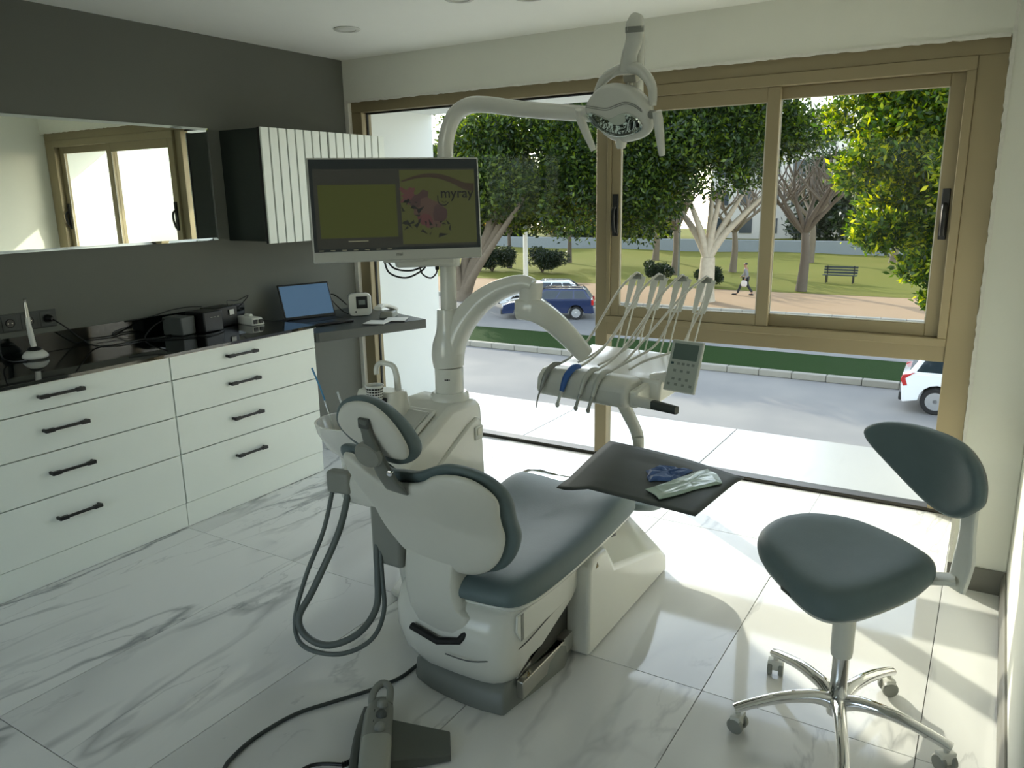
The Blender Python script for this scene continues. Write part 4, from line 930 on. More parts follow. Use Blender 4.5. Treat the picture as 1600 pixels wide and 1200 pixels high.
# ================================================================ DENTAL UNIT
du = thing('dental_unit', (2.13, -2.0, 0.0), 'white dental water unit with column, arch arm and spittoon left of the chair', 'dental unit')
prof = [(-1.70, 0.006), (-1.745, 0.80), (-1.78, 0.838), (-1.95, 0.838), (-2.24, 0.70), (-2.31, 0.62), (-2.30, 0.53), (-2.06, 0.40), (-1.98, 0.006)]
bm = nb(); prism(bm, prof, 'x', 1.99, 2.272); body = mk('body', bm, WHITE, parent=du, bevel=0.035, segs=4)
bm = nb(); prism(bm, [(-1.735, 0.05), (-1.770, 0.745), (-1.80, 0.765), (-1.86, 0.745), (-2.17, 0.585), (-2.19, 0.50), (-2.03, 0.40), (-1.96, 0.05)], 'x', 2.262, 2.284); cov = mk('side_cover', bm, WHITE, parent=du, bevel=0.008)
bm = nb(); box(bm, (2.286, -1.80, 0.70), (0.006, 0.055, 0.055)); sw = mk('switch_plate', bm, WHITE2, parent=cov, bevel=0.003)
bm = nb(); box(bm, (2.290, -1.80, 0.705), (0.004, 0.028, 0.028)); mk('switch', bm, mat('cream_switch', (236, 232, 214), 0.3), parent=sw, bevel=0.002)
# sloping deck inlay
sl = math.atan2(0.138, 0.29); Rx = Matrix.Rotation(sl, 3, 'X')
bm = nb(); box(bm, (2.12, -2.085, 0.787), (0.22, 0.20, 0.016), Rx); mk('deck_panel', bm, WHITE2, parent=du, bevel=0.01, segs=3)
bm = nb(); box(bm, (2.13, -2.09, 0.797), (0.17, 0.15, 0.008), Rx); mk('deck_inlay', bm, mat('deck_grey', (186, 187, 178), 0.35), parent=du, bevel=0.004)
# column
cc = V(2.178, -1.838, 0)
bm = nb(); lathe(bm, [(0.0, 0.80), (0.078, 0.80), (0.076, 0.855), (0.066, 0.868), (0.0, 0.868)], cc, (0, 0, 1), 32); mk('column_collar', bm, WHITE, parent=du)
bm = nb(); sweep(bm, [cc+V(0, 0, 0.86), cc+V(0, 0, 0.966)], (0.057, 0.057), 32); col = mk('column', bm, WHITE, parent=du)
for k, (w, h) in enumerate(((0.003, 0.007), (0.010, 0.004), (0.004, 0.007), (0.004, 0.004))):
    a = math.radians(-62-k*0)+(k-1.6)*0.10
    p = cc+V(math.cos(a)*0.0575, math.sin(a)*0.0575, 0.925)
    bm = nb(); box(bm, p, (0.001, w, h), a); mk('logo_mark', bm, mat('logo_ink', (40, 42, 42), 0.5), parent=col)
bm = nb(); sweep(bm, spline([cc+V(0, 0, 0.968), cc+V(-0.004, 0.0, 1.03), cc+V(0.0, 0, 1.10), cc+V(-0.002, 0.002, 1.195)], 5), [0.060, 0.064, 0.058, 0.042, 0.038], 28); neck = mk('column_neck', bm, WHITE, parent=du)
# arch arm
arch = [cc+V(0.006, 0.004, 1.0), cc+V(0.018, 0.012, 1.07), cc+V(0.055, 0.035, 1.15), cc+V(0.115, 0.065, 1.222), cc+V(0.195, 0.090, 1.272), cc+V(0.28, 0.106, 1.296), cc+V(0.325, 0.115, 1.288)]
bm = nb(); sweep(bm, spline(arch, 6), [(0.048, 0.050), (0.050, 0.050), (0.050, 0.046), (0.049, 0.040), (0.048, 0.034), (0.048, 0.030), (0.046, 0.026)], 28, power=2.8); mk('arch_arm', bm, WHITE, parent=du)
J = V(2.487, -1.722, 0)
bm = nb(); sweep(bm, [J+V(0.006, 0, 1.305), J+V(0.0, 0, 1.235)], [(0.045, 0.045), (0.043, 0.043)], 24); mk('arm_joint', bm, WHITE, parent=du)
bm = nb(); sweep(bm, spline([J+V(-0.045, -0.0, 1.20), J+V(0.02, 0.015, 1.195), J+V(0.075, 0.08, 1.13), J+V(0.135, 0.175, 1.015)], 4), [(0.052, 0.040), (0.058, 0.046), (0.058, 0.044), (0.055, 0.036)], 24, power=4.0); mk('lower_arm', bm, WHITE, parent=du)
# lamp pole and lamp boom
pp = V(2.174, -1.812, 0)
bm = nb(); tube(bm, [pp+V(0, -0.008, 1.18), pp+V(-0.001, 0.0, 1.45), pp+V(-0.004, 0.01, 1.72), pp+V(0.0, 0.014, 1.83), pp+V(0.035, 0.02, 1.91), pp+V(0.10, 0.02, 1.943), pp+V(0.19, 0.015, 1.940), pp+V(0.33, 0.01, 1.916), pp+V(0.56, 0.005, 1.885), pp+V(0.76, 0.03, 1.865)], [0.0315, 0.0315, 0.0305, 0.030, 0.030, 0.030, 0.029, 0.028, 0.026, 0.024], 18, 6); mk('lamp_pole', bm, WHITE, parent=du)
# monitor bracket on the pole
bm = nb(); lathe(bm, [(0.0, 1.36), (0.042, 1.36), (0.044, 1.39), (0.042, 1.415), (0.0, 1.415)], pp+V(0, 0.004, 0), (0, 0, 1), 24)
sweep(bm, spline([pp+V(0.0, 0.0, 1.405), pp+V(-0.01, -0.06, 1.405), pp+V(-0.03, -0.13, 1.415)], 4), [(0.03, 0.022), (0.034, 0.022), (0.03, 0.02)], 14, power=3.5); mk('monitor_bracket', bm, WHITE2, parent=du)
# cuspidor tower, bowl, faucet
bm = nb(); sweep(bm, spline([(2.03, -2.075, 0.60), (2.03, -2.072, 0.72), (2.022, -2.065, 0.84), (2.02, -2.06, 0.905)], 3), [(0.115, 0.085), (0.110, 0.080), (0.098, 0.07), (0.088, 0.058)], 24, upv=(0, 1, 0), power=4.5); tw = mk('cuspidor_tower', bm, WHITE, parent=du, bevel=0.006)
bm = nb(); lathe(bm, [(0.0, 0.60), (0.05, 0.60), (0.055, 0.66), (0.10, 0.70), (0.135, 0.765), (0.142, 0.80), (0.134, 0.80), (0.125, 0.765), (0.09, 0.715), (0.03, 0.70), (0.0, 0.70)], (1.955, -2.165, 0.0), (0, 0, 1), 36); bowl = mk('spittoon_bowl', bm, mat('ceramic_white', (232, 232, 226), 0.08, coat=0.6), parent=du)
bm = nb(); tube(bm, [(2.078, -2.035, 0.90), (2.070, -2.03, 0.955), (2.055, -2.03, 0.993), (2.028, -2.04, 1.004), (2.004, -2.05, 1.003), (1.996, -2.06, 0.985), (1.997, -2.062, 0.962)], [0.0135, 0.0115, 0.0105, 0.010, 0.010, 0.010], 14, 5); mk('cup_filler', bm, WHITE, parent=du)
bm = nb(); box(bm, (2.072, -2.126, 0.885), (0.05, 0.008, 0.02), 0.0); mk('cup_sensor', bm, BLACKP, parent=tw, bevel=0.004)
bm = nb(); lathe(bm, [(0.0, 0.838), (0.042, 0.838), (0.047, 0.845), (0.047, 0.866), (0.042, 0.866), (0.041, 0.85), (0.0, 0.85)], (2.062, -2.150, 0.0), (0, 0, 1), 28); mk('cup_holder', bm, WHITE2, parent=du)
# suction holder arm under the bowl
bm = nb(); box(bm, (2.005, -2.30, 0.606), (0.10, 0.05, 0.085), 0.12); hold = mk('suction_holder', bm, GREYP, parent=du, bevel=0.012, segs=3)
bm = nb(); sweep(bm, spline([(2.03, -2.12, 0.62), (2.02, -2.2, 0.62), (2.008, -2.285, 0.62)], 3), [(0.03, 0.025), (0.03, 0.025)], 12, power=4); mk('holder_arm', bm, GREYP, parent=du)
bm = nb(); b6(bm, 2.13, 2.27, -2.295, -2.20, 0.31, 0.56); mk('service_duct', bm, GREYP, parent=du, bevel=0.015)
bm = nb(); sweep(bm, [(2.28, -2.28, 0.004), (2.30, -1.95, 0.004)], [(0.12, 0.0)]*2, 4) if False else prism(bm, smooth_closed([(1.97, -2.02), (2.28, -2.02), (2.36, -1.95), (2.36, -1.70), (1.97, -1.68)], 3), 'z', 0.002, 0.03); mk('floor_box', bm, WHITE2, parent=du, bevel=0.008)
HA = [(1.973, -2.31, 0.575), (1.978, -2.38, 0.432), (1.963, -2.467, 0.287), (1.961, -2.534, 0.14), (2.027, -2.561, 0.072), (2.15, -2.514, 0.054), (2.228, -2.431, 0.09), (2.231, -2.358, 0.168), (2.193, -2.315, 0.278), (2.172, -2.29, 0.356), (2.168, -2.27, 0.40)]
HB = [(2.036, -2.294, 0.575), (2.041, -2.363, 0.44), (1.998, -2.468, 0.246), (1.986, -2.537, 0.161), (2.026, -2.542, 0.099), (2.104, -2.512, 0.074), (2.18, -2.443, 0.107), (2.206, -2.37, 0.18), (2.179, -2.323, 0.278), (2.158, -2.298, 0.35), (2.150, -2.275, 0.40)]
for nm, P, r, lab in (('suction_hose', HA, 0.0085, 'thinner grey suction hose, outer of the two hanging loops'), ('suction_hose', HB, 0.0125, 'thicker grey suction hose, inner of the two hanging loops')):
    bm = nb(); tube(bm, P, r, 12, 6); tag(mk(nm, bm, RUBBER), lab, 'hose', 'suction hoses')
# cup with square dots
cp = thing('paper_cup', (2.062, -2.150, 0.851), 'white paper cup with rows of black squares on the cup rest', 'cup'); c0 = V(2.062, -2.150, 0.851)
bm = nb(); lathe(bm, [(0.0, 0.0), (0.024, 0.0), (0.033, 0.092), (0.035, 0.093), (0.035, 0.096), (0.032, 0.096), (0.0225, 0.003), (0.0, 0.003)], c0, (0, 0, 1), 32); cb_ = mk('cup_body', bm, PAPER, parent=cp)
bm = nb()
for r_ in range(8):
    z = 0.006+r_*0.0108; rr = 0.0243+0.009*(z/0.092)
    sz = 0.0032+0.0035*(r_/7.0)
    for k in range(18):
        a = 2*PI*(k+0.5*(r_ % 2)*0)/18; box(bm, c0+V(math.cos(a)*rr, math.sin(a)*rr, z+0.002), (0.0007, sz*1.35, sz), a)
o = mk('printed_squares', bm, BLACKP, parent=cp, smooth=False); o['kind'] = 'stuff'
# saliva ejectors in the bowl
t = thing('saliva_ejector', (1.875, -2.2, 0.80), 'blue saliva ejector tube sticking out of the spittoon', 'ejector')
bm = nb(); tube(bm, [(1.796, -2.20, 0.994), (1.831, -2.199, 0.922), (1.852, -2.2, 0.872)], 0.0036, 8, 4); mk('blue_tube', bm, mat('blue_tube', (26, 122, 170), 0.35), parent=t)
bm = nb(); tube(bm, [(1.852, -2.2, 0.872), (1.874, -2.203, 0.82), (1.90, -2.2, 0.72)], 0.0042, 8, 4); mk('clear_tube', bm, CLEARP, parent=t)
bm = nb(); tube(bm, [(1.889, -2.168, 0.904), (1.905, -2.169, 0.866), (1.935, -2.171, 0.78), (1.945, -2.172, 0.71)], 0.004, 8, 4); tag(mk('saliva_ejector', bm, mat('translucent_tube', (214, 220, 220), 0.25)), 'clear saliva ejector tube leaning in the spittoon', 'ejector')

# ================================================================ MONITOR
mo = thing('monitor', (2.125, -2.03, 1.40), 'silver-framed monitor with dark olive imaging screen on the unit pole', 'monitor')
X = V(0.678, 0.735, 0).normalized(); U = V(-0.06, 0.055, 0.996); U = (U-X*U.dot(X)).normalized(); Nn = X.cross(U).normalized()
M3 = Matrix((X, U, Nn)).transposed(); mc = V(2.127, -2.045, 1.582)
def MQ(x, y, z): return mc+X*x+U*y+Nn*z
def mbox(name, c, s, m, par=mo, bev=0.0):
    bm = nb(); box(bm, MQ(*c), s, M3); return mk(name, bm, m, parent=par, bevel=bev)
SILV = mat('silver_bezel', (198, 198, 190), 0.35, metal=0.2)
mbox('housing', (0, -0.002, -0.012), (0.612, 0.362, 0.022), SILV, bev=0.005)
mbox('rear_bulge', (0, -0.03, -0.035), (0.34, 0.2, 0.03), mat('monitor_back', (210, 210, 204), 0.4), bev=0.015)
def smat(n, c, k=1.0): return mat(n, (6, 6, 6), 0.3, emit=c, estr=k)
scr = mbox('screen', (0, 0.0135, 0.0), (0.600, 0.318, 0.0016), smat('screen_black', (20, 24, 23)))
Z = 0.0012
def sbox(name, x0, x1, y0, y1, m, dz=0.0): return mbox(name, ((x0+x1)/2, (y0+y1)/2, Z+dz), (x1-x0, y1-y0, 0.0006), m, par=scr)
sbox('menu_area', -0.288, 0.288, -0.135, 0.140, smat('screen_grey', (34, 35, 30)))
sbox('image_area', -0.274, -0.002, -0.098, 0.086, smat('screen_olive', (46, 50, 22)), 0.0006)
sbox('status_text', -0.18, -0.11, -0.112, -0.108, smat('screen_text', (84, 84, 68)), 0.0006)
sbox('picture_area', 0.014, 0.288, -0.126, 0.135, smat('screen_olive2', (50, 53, 29)), 0.0006)
for k in range(7): sbox('task_icon', -0.284+k*0.04, -0.268+k*0.04, -0.142, -0.139, smat('screen_text', (84, 84, 68)), 0.0)
# picture: dark arc, pink flower, black shards
bm = nb(); n = 24; A = []; B = []
for k in range(n+1):
    t_ = k/n; x = 0.02+0.265*t_; y = 0.098+0.03*math.sin(PI*min(1, t_*1.15))-0.012*t_; A.append(bm.verts.new(MQ(x, y, Z+0.0012))); B.append(bm.verts.new(MQ(x, y-0.006-0.022*t_, Z+0.0012)))
for k in range(n): bm.faces.new((A[k], A[k+1], B[k+1], B[k]))
mk('picture_arc', bm, smat('screen_brown', (40, 34, 28)), parent=scr)
rnd = random.Random(5)
def blob(cx, cy, r, seed, m, nm, dz, k=14, jag=0.45, sx=1.0):
    rr = random.Random(seed); bm = nb(); vs_ = []
    for i in range(k):
        a = 2*PI*i/k; q = r*(1-jag*rr.random()); vs_.append(bm.verts.new(MQ(cx+math.cos(a)*q*sx, cy+math.sin(a)*q, Z+dz)))
    bm.faces.new(vs_); mk(nm, bm, m, parent=scr)
PK = smat('screen_pink', (58, 38, 37)); MV = smat('screen_mauve', (54, 44, 38)); DKP = smat('screen_plum', (44, 35, 33))
blob(0.045, 0.045, 0.045, 1, PK, 'flower_patch', 0.0013, 22, 0.7); blob(0.085, 0.02, 0.05, 2, DKP, 'flower_patch', 0.0014); blob(0.12, -0.02, 0.062, 3, MV, 'flower_patch', 0.0015, 18, 0.35, 1.1)
blob(0.15, -0.02, 0.035, 4, DKP, 'flower_patch', 0.0016); blob(0.10, -0.04, 0.035, 5, PK, 'flower_patch', 0.0017)
for k in range(26):
    cx, cy = (rnd.uniform(0.02, 0.085), rnd.uniform(-0.075, 0.03)) if k < 14 else (rnd.uniform(0.08, 0.19), rnd.uniform(-0.10, -0.05))
    s_ = rnd.uniform(0.006, 0.018); a = rnd.uniform(0, 6.28)
    bm = nb(); bm.faces.new([bm.verts.new(MQ(cx+math.cos(a+q)*s_*e, cy+math.sin(a+q)*s_*e, Z+0.0019+k*0.00002)) for q, e in ((0, 1.4), (2.3, 0.7), (3.6, 0.9))]); mk('shard', bm, smat('screen_black2', (22, 24, 22)), parent=scr)
MT = Matrix.Translation(MQ(0.158, 0.036, Z+0.002))@M3.to_4x4()
text_mesh('myray', 0.050, MT, smat('screen_black2', (22, 24, 22)), scr, 'logo_text', bold=0.0007)
bm = nb(); sweep(bm, [MQ(0.149, 0.044, Z+0.002)]+[MQ(0.169+0.020*math.cos(a), 0.029+0.020*math.sin(a), Z+0.002) for a in [PI+PI*0.05*k for k in range(0, 18)]], [(0.002, 0.0005)]*2, 6, upv=Nn); mk('logo_smile', bm, MATS['screen_black2'], parent=scr)
bm = nb(); sweep(bm, [MQ(0.172+0.008*math.cos(a), 0.026+0.006*math.sin(a), Z+0.002) for a in [PI*1.1+PI*0.08*k for k in range(0, 11)]], [(0.0012, 0.0005)]*2, 6, upv=Nn); mk('logo_smile', bm, MATS['screen_black2'], parent=scr)
text_mesh('msi', 0.018, Matrix.Translation(MQ(-0.014, -0.166, 0.0))@M3.to_4x4(), mat('bezel_ink', (110, 110, 104), 0.4, metal=0.3), mo, 'maker_mark', depth=0.0009)
mbox('button_bar', (0.02, -0.186, -0.012), (0.16, 0.008, 0.018), SILV, bev=0.002)
# cables under the monitor
mcb = thing('monitor_cable', (2.10, -2.06, 1.34), 'black monitor cables looping below the screen with a ferrite block', 'cord')
bm = nb(); tube(bm, [MQ(-0.05, -0.17, -0.03), MQ(-0.02, -0.21, -0.04), MQ(0.04, -0.222, -0.04), MQ(0.10, -0.205, -0.05)], 0.0035, 8, 6); mk('cable', bm, BLACKP, parent=mcb)
bm = nb(); tube(bm, [MQ(-0.055, -0.17, -0.035), MQ(-0.04, -0.225, -0.035), MQ(0.02, -0.247, -0.035), MQ(0.08, -0.225, -0.04), MQ(0.10, -0.205, -0.045)], 0.0035, 8, 6); mk('cable', bm, BLACKP, parent=mcb)
bm = nb(); tube(bm, [MQ(0.075, -0.20, -0.05), MQ(0.085, -0.235, -0.05), MQ(0.115, -0.252, -0.05), MQ(0.138, -0.235, -0.05), MQ(0.142, -0.21, -0.05), MQ(0.147, -0.165, -0.05)], 0.003, 8, 6); mk('cable', bm, BLACKP, parent=mcb)
bm = nb(); box(bm, MQ(0.142, -0.208, -0.05), (0.014, 0.03, 0.014), M3); mk('ferrite', bm, BLACKP, parent=mcb, bevel=0.003)
mbox('mount_arm', (0.10, -0.185, -0.06), (0.22, 0.05, 0.06), WHITE2, bev=0.012)

# ================================================================ OPERATING LAMP
la = thing('operating_lamp', (2.93, -1.90, 1.79), 'white dental operating lamp with two handles and mirrored reflector', 'dental lamp')
XL = V(0.93, -0.28, -0.10).normalized(); NL = V(0.50, -0.72, -0.30); NL = (NL-XL*NL.dot(XL)).normalized(); UL = NL.cross(XL).normalized(); lc = V(2.918, -1.90, 1.862)
ML = Matrix((XL, UL, NL)).transposed()
def LL(x, y, z): return lc+XL*x+UL*y+NL*z
head = smooth_closed([(-0.132, 0.005), (-0.118, 0.045), (-0.06, 0.086), (0.0, 0.092), (0.06, 0.078), (0.118, 0.03), (0.128, -0.01), (0.118, -0.055), (0.04, -0.082), (-0.03, -0.078), (-0.085, -0.045)], 4)
bm = nb(); pillow(bm, head, lambda u, v, h: LL(u, v, h-0.10*(v+0.08)**1.0*1.0+0.0), [(0, -0.075), (0.5, -0.065), (0.82, -0.04), (0.97, -0.01), (1.0, 0.006), (0.97, 0.016), (0.9, 0.022), (0.0, 0.030)]); mk('head_shell', bm, WHITE, parent=la)
# visor crease and reflector opening
refl = smooth_closed([(-0.112, 0.004), (-0.09, 0.012), (-0.06, 0.003), (-0.03, -0.006), (0.0, 0.0), (0.03, 0.011), (0.065, 0.012), (0.098, -0.005), (0.106, -0.03), (0.07, -0.048), (0.02, -0.058), (-0.03, -0.052), (-0.08, -0.03)], 4)
def RZ(v): return -0.10*(v+0.08)+0.027
bm = nb(); pillow(bm, refl, lambda u, v, h: LL(u, v, RZ(v)+h), [(0, 0.0), (1.04, 0.0), (1.04, 0.004), (0.98, 0.006), (0.96, 0.002), (0.6, -0.004), (0, -0.007)]); rf = mk('reflector', bm, mat('faceted_reflector', (226, 228, 226), 0.12, metal=1.0, bump=0.4, bscale=24), parent=la)
bm = nb(); pillow(bm, refl, lambda u, v, h: LL(u, v, RZ(v)+h), [(0, 0.007), (1.06, 0.006), (1.06, 0.0085), (0, 0.0095)]); mk('cover_glass', bm, GLASS, parent=la)
for k in range(4):
    bm = nb(); box(bm, LL(0.055+k*0.013, -0.028+k*0.004, RZ(-0.025)+0.003), (0.005, 0.026, 0.004), ML@Matrix.Rotation(-0.35, 3, 'Z')); mk('facet', bm, BLACKP if k % 2 else CHROME, parent=rf, bevel=0.001)
for dy_ in (0.024, 0.030):
    bm = nb(); pts = [LL(u, v+dy_, RZ(v+dy_)+0.0005) for u, v in ((-0.118, 0.004), (-0.08, 0.0), (-0.03, -0.004), (0.01, 0.006), (0.05, 0.016), (0.085, 0.010), (0.112, -0.006))]
    tube(bm, pts, 0.0012, 6, 5); mk('visor_seam', bm, GREYP, parent=la)
bm = nb(); sweep(bm, spline([LL(0.0, -0.07, 0.0), LL(0.003, -0.09, 0.012), LL(0.004, -0.102, 0.016)], 3), [(0.022, 0.018), (0.022, 0.017), (0.014, 0.012)], 16); mk('lower_knob', bm, WHITE, parent=la)
for s in (-1, 1):
    bm = nb(); tube(bm, [LL(s*0.11, 0.0, -0.01), LL(s*0.145, 0.004, 0.0), LL(s*0.160, 0.0, 0.004)], [0.013, 0.0115], 12, 4); hp_ = mk('handle_mount', bm, GREYP if s > 0 else WHITE, parent=la)
    bm = nb(); sweep(bm, spline([LL(s*0.160, 0.016, 0.004), LL(s*0.162, -0.01, 0.006), LL(s*0.155+(0.012 if s < 0 else 0.008), -0.06, 0.010), LL(s*0.148+(0.028 if s < 0 else 0.016), -0.116, 0.014)], 4), [(0.015, 0.014), (0.0165, 0.015), (0.0145, 0.0135), (0.0095, 0.0095)], 14); mk('handle', bm, WHITE, parent=la)
# yoke and stem
bm = nb(); yk = [LL(-0.118, 0.03, -0.03), LL(-0.085, 0.088, -0.045), LL(-0.03, 0.118, -0.05), LL(0.03, 0.128, -0.05), LL(0.075, 0.118, -0.05), LL(0.112, 0.075, -0.045), LL(0.118, 0.02, -0.03)]
sweep(bm, spline(yk, 6), [(0.012, 0.012), (0.016, 0.014), (0.020, 0.016), (0.022, 0.018), (0.018, 0.015), (0.012, 0.012)], 14); mk('yoke', bm, WHITE, parent=la)
bm = nb(); sweep(bm, spline([LL(0.028, 0.122, -0.05), LL(0.040, 0.165, -0.05), LL(0.062, 0.205, -0.055), LL(0.064, 0.245, -0.065), LL(0.062, 0.262, -0.085)], 6), [(0.028, 0.02), (0.024, 0.018), (0.025, 0.02), (0.026, 0.024), (0.018, 0.018)], 18, power=2.6); mk('stem', bm, WHITE, parent=la)
bm = nb(); cyl(bm, LL(0.0635, 0.226, -0.06), LL(0.0635, 0.242, -0.064), 0.0275, None, 18); mk('stem_band', bm, GREYP, parent=la)
bm = nb(); sweep(bm, spline([LL(0.061, 0.235, -0.085), LL(0.045, 0.17, -0.09), LL(0.012, 0.08, -0.10), LL(-0.01, -0.01, -0.11)], 6), [(0.018, 0.018), (0.02, 0.02), (0.02, 0.02)], 14); mk('spring_arm', bm, WHITE, parent=la)
bm = nb(); box(bm, LL(0.028, 0.095, -0.055), (0.05, 0.022, 0.02), ML); cyl(bm, LL(0.02, 0.085, -0.055), LL(0.012, 0.055, -0.045), 0.011); mk('pivot_block', bm, ALU, parent=la, bevel=0.003)

# ================================================================ DELIVERY TABLE
dt = thing('delivery_table', (2.72, -1.55, 0.86), 'white dentist instrument table with whip arms over the chair', 'instrument table')
def PT(x, y, z): return V(x, y, z)
e = V(0.991, -0.13, 0); fdir = V(0.13, 0.991, 0); d0 = V(2.50, -1.70, 0)     # left front corner, e along, fdir to the back
def DT(a, b, z): return d0+e*a+fdir*b+V(0, 0, z)
MD = Matrix((e, fdir, V(0, 0, 1))).transposed()
sec = [(0.0, 0.862), (-0.012, 0.885), (-0.006, 0.94), (0.03, 0.968), (0.09, 0.968), (0.12, 0.95), (0.12, 0.862)]
def prismD(bm, poly, a0, a1, sh=0.0):
    A = [bm.verts.new(DT(a0, p[0], p[1])) for p in poly]; B = [bm.verts.new(DT(a1, p[0], p[1])) for p in poly]; n = len(poly)
    for i in range(n): bm.faces.new((A[i], A[(i+1) % n], B[(i+1) % n], B[i]))
    bm.faces.new(A[::-1]); bm.faces.new(B)
bm = nb(); prismD(bm, sec, 0.0, 0.405); mk('front_roll', bm, WHITE2, parent=dt, bevel=0.018, segs=3)
bm = nb(); prismD(bm, [(0.115, 0.87), (0.115, 0.955), (0.20, 0.962), (0.40, 1.0), (0.42, 0.99), (0.42, 0.93), (0.3, 0.89)], -0.01, 0.475); mk('platform', bm, WHITE, parent=dt, bevel=0.012, segs=3)
bm = nb(); prismD(bm, [(0.02, 0.865), (0.02, 0.93), (0.14, 0.945), (0.14, 0.865)], 0.40, 0.435); mk('end_cap', bm, WHITE, parent=dt, bevel=0.01)
# keypad panel
kc = V(3.065, -1.63, 1.015); KX = V(0.97, -0.22, 0).normalized(); KU = V(0.10, 0.30, 0.95); KU = (KU-KX*KU.dot(KX)).normalized(); KN = KX.cross(KU).normalized(); MK = Matrix((KX, KU, KN)).transposed()
def KQ(x, y, z): return kc+KX*x+KU*y+KN*z
bm = nb(); box(bm, KQ(0, 0, -0.006), (0.128, 0.188, 0.014), MK); kp = mk('keypad', bm, mat('keypad_rim', (206, 208, 198), 0.3), parent=dt, bevel=0.004)
bm = nb(); box(bm, KQ(0, 0, 0.0012), (0.12, 0.18, 0.0015), MK); mk('keypad_face', bm, mat('keypad_grey', (176, 182, 172), 0.3), parent=kp)
bm = nb(); box(bm, KQ(0.0, 0.052, 0.0024), (0.10, 0.058, 0.001), MK); mk('display', bm, mat('lcd_green_grey', (96, 112, 104), 0.15), parent=kp)
for i, (x, y) in enumerate([(-0.045, 0.008)]+[(-0.02+0.02*k, 0.008) for k in range(4)]+[(-0.03+0.028*k, -0.018-0.03*j) for j in range(2) for k in range(3)]+[(-0.045+0.03*k, -0.068) for k in range(4)]):
    bm = nb(); box(bm, KQ(x, y, 0.0024), (0.011, 0.009, 0.001), MK); mk('key', bm, mat('key_teal', (52, 76, 78), 0.4) if i == 0 else mat('key_grey', (126, 132, 124), 0.4), parent=kp)
bm = nb(); sweep(bm, [DT(0.42, 0.16, 0.95), DT(0.48, 0.17, 0.965), KQ(-0.02, -0.02, -0.03)], [(0.03, 0.02)]*2, 12, power=4); mk('keypad_arm', bm, WHITE, parent=dt)
# handle bar
bm = nb(); sweep(bm, [DT(0.42, 0.03, 0.892), DT(0.50, 0.02, 0.893)], [(0.016, 0.018)]*2, 12, power=4); mk('grip_mount', bm, WHITE2, parent=dt)
bm = nb(); sweep(bm, [DT(0.475, 0.024, 0.893), DT(0.60, 0.01, 0.889)], [(0.016, 0.017), (0.013, 0.014)], 12, power=4); mk('grip', bm, mat('grip_grey', (58, 62, 60), 0.5), parent=dt)
# whip arms
arms = []
for k in range(4):
    a = 0.125+0.103*k; root = DT(a, 0.405, 0.985); top = DT(a+0.028, 0.50, 1.285)
    arms.append((root, top)); dirv = (top-root)
    bm = nb()
    for s in (-1, 1):
        o_ = e*(s*0.016)
        sweep(bm, [root+o_, root+o_+dirv*0.25, top+o_*1.0-dirv*0.42], 0.0035, 8)
    sweep(bm, [root-e*0.016, root+e*0.016], 0.006, 8); sweep(bm, [top-dirv*0.42-e*0.016, top-dirv*0.42+e*0.016], 0.004, 8)
    fr_ = mk('whip_arm', bm, WHITE2, parent=dt)
    bm = nb(); p0 = top-dirv*0.42; q = [p0-e*0.019, p0+e*0.019, top+e*0.026+V(0, 0, 0.004), top-e*0.02+V(0, 0, 0.004)]
    for s in (-1, 1):
        o_ = e*(0.02*s)
        sweep(bm, [p0+o_, p0+o_+dirv*0.2, top+o_+V(0, 0, 0.002)], [(0.003, 0.008), (0.003, 0.012), (0.003, 0.018)], 8, power=4)
    mk('guide', bm, WHITE2, parent=fr_)
    bm = nb(); cyl(bm, top-e*0.02, top+e*0.02, 0.011); mk('roller', bm, GREYP, parent=fr_)
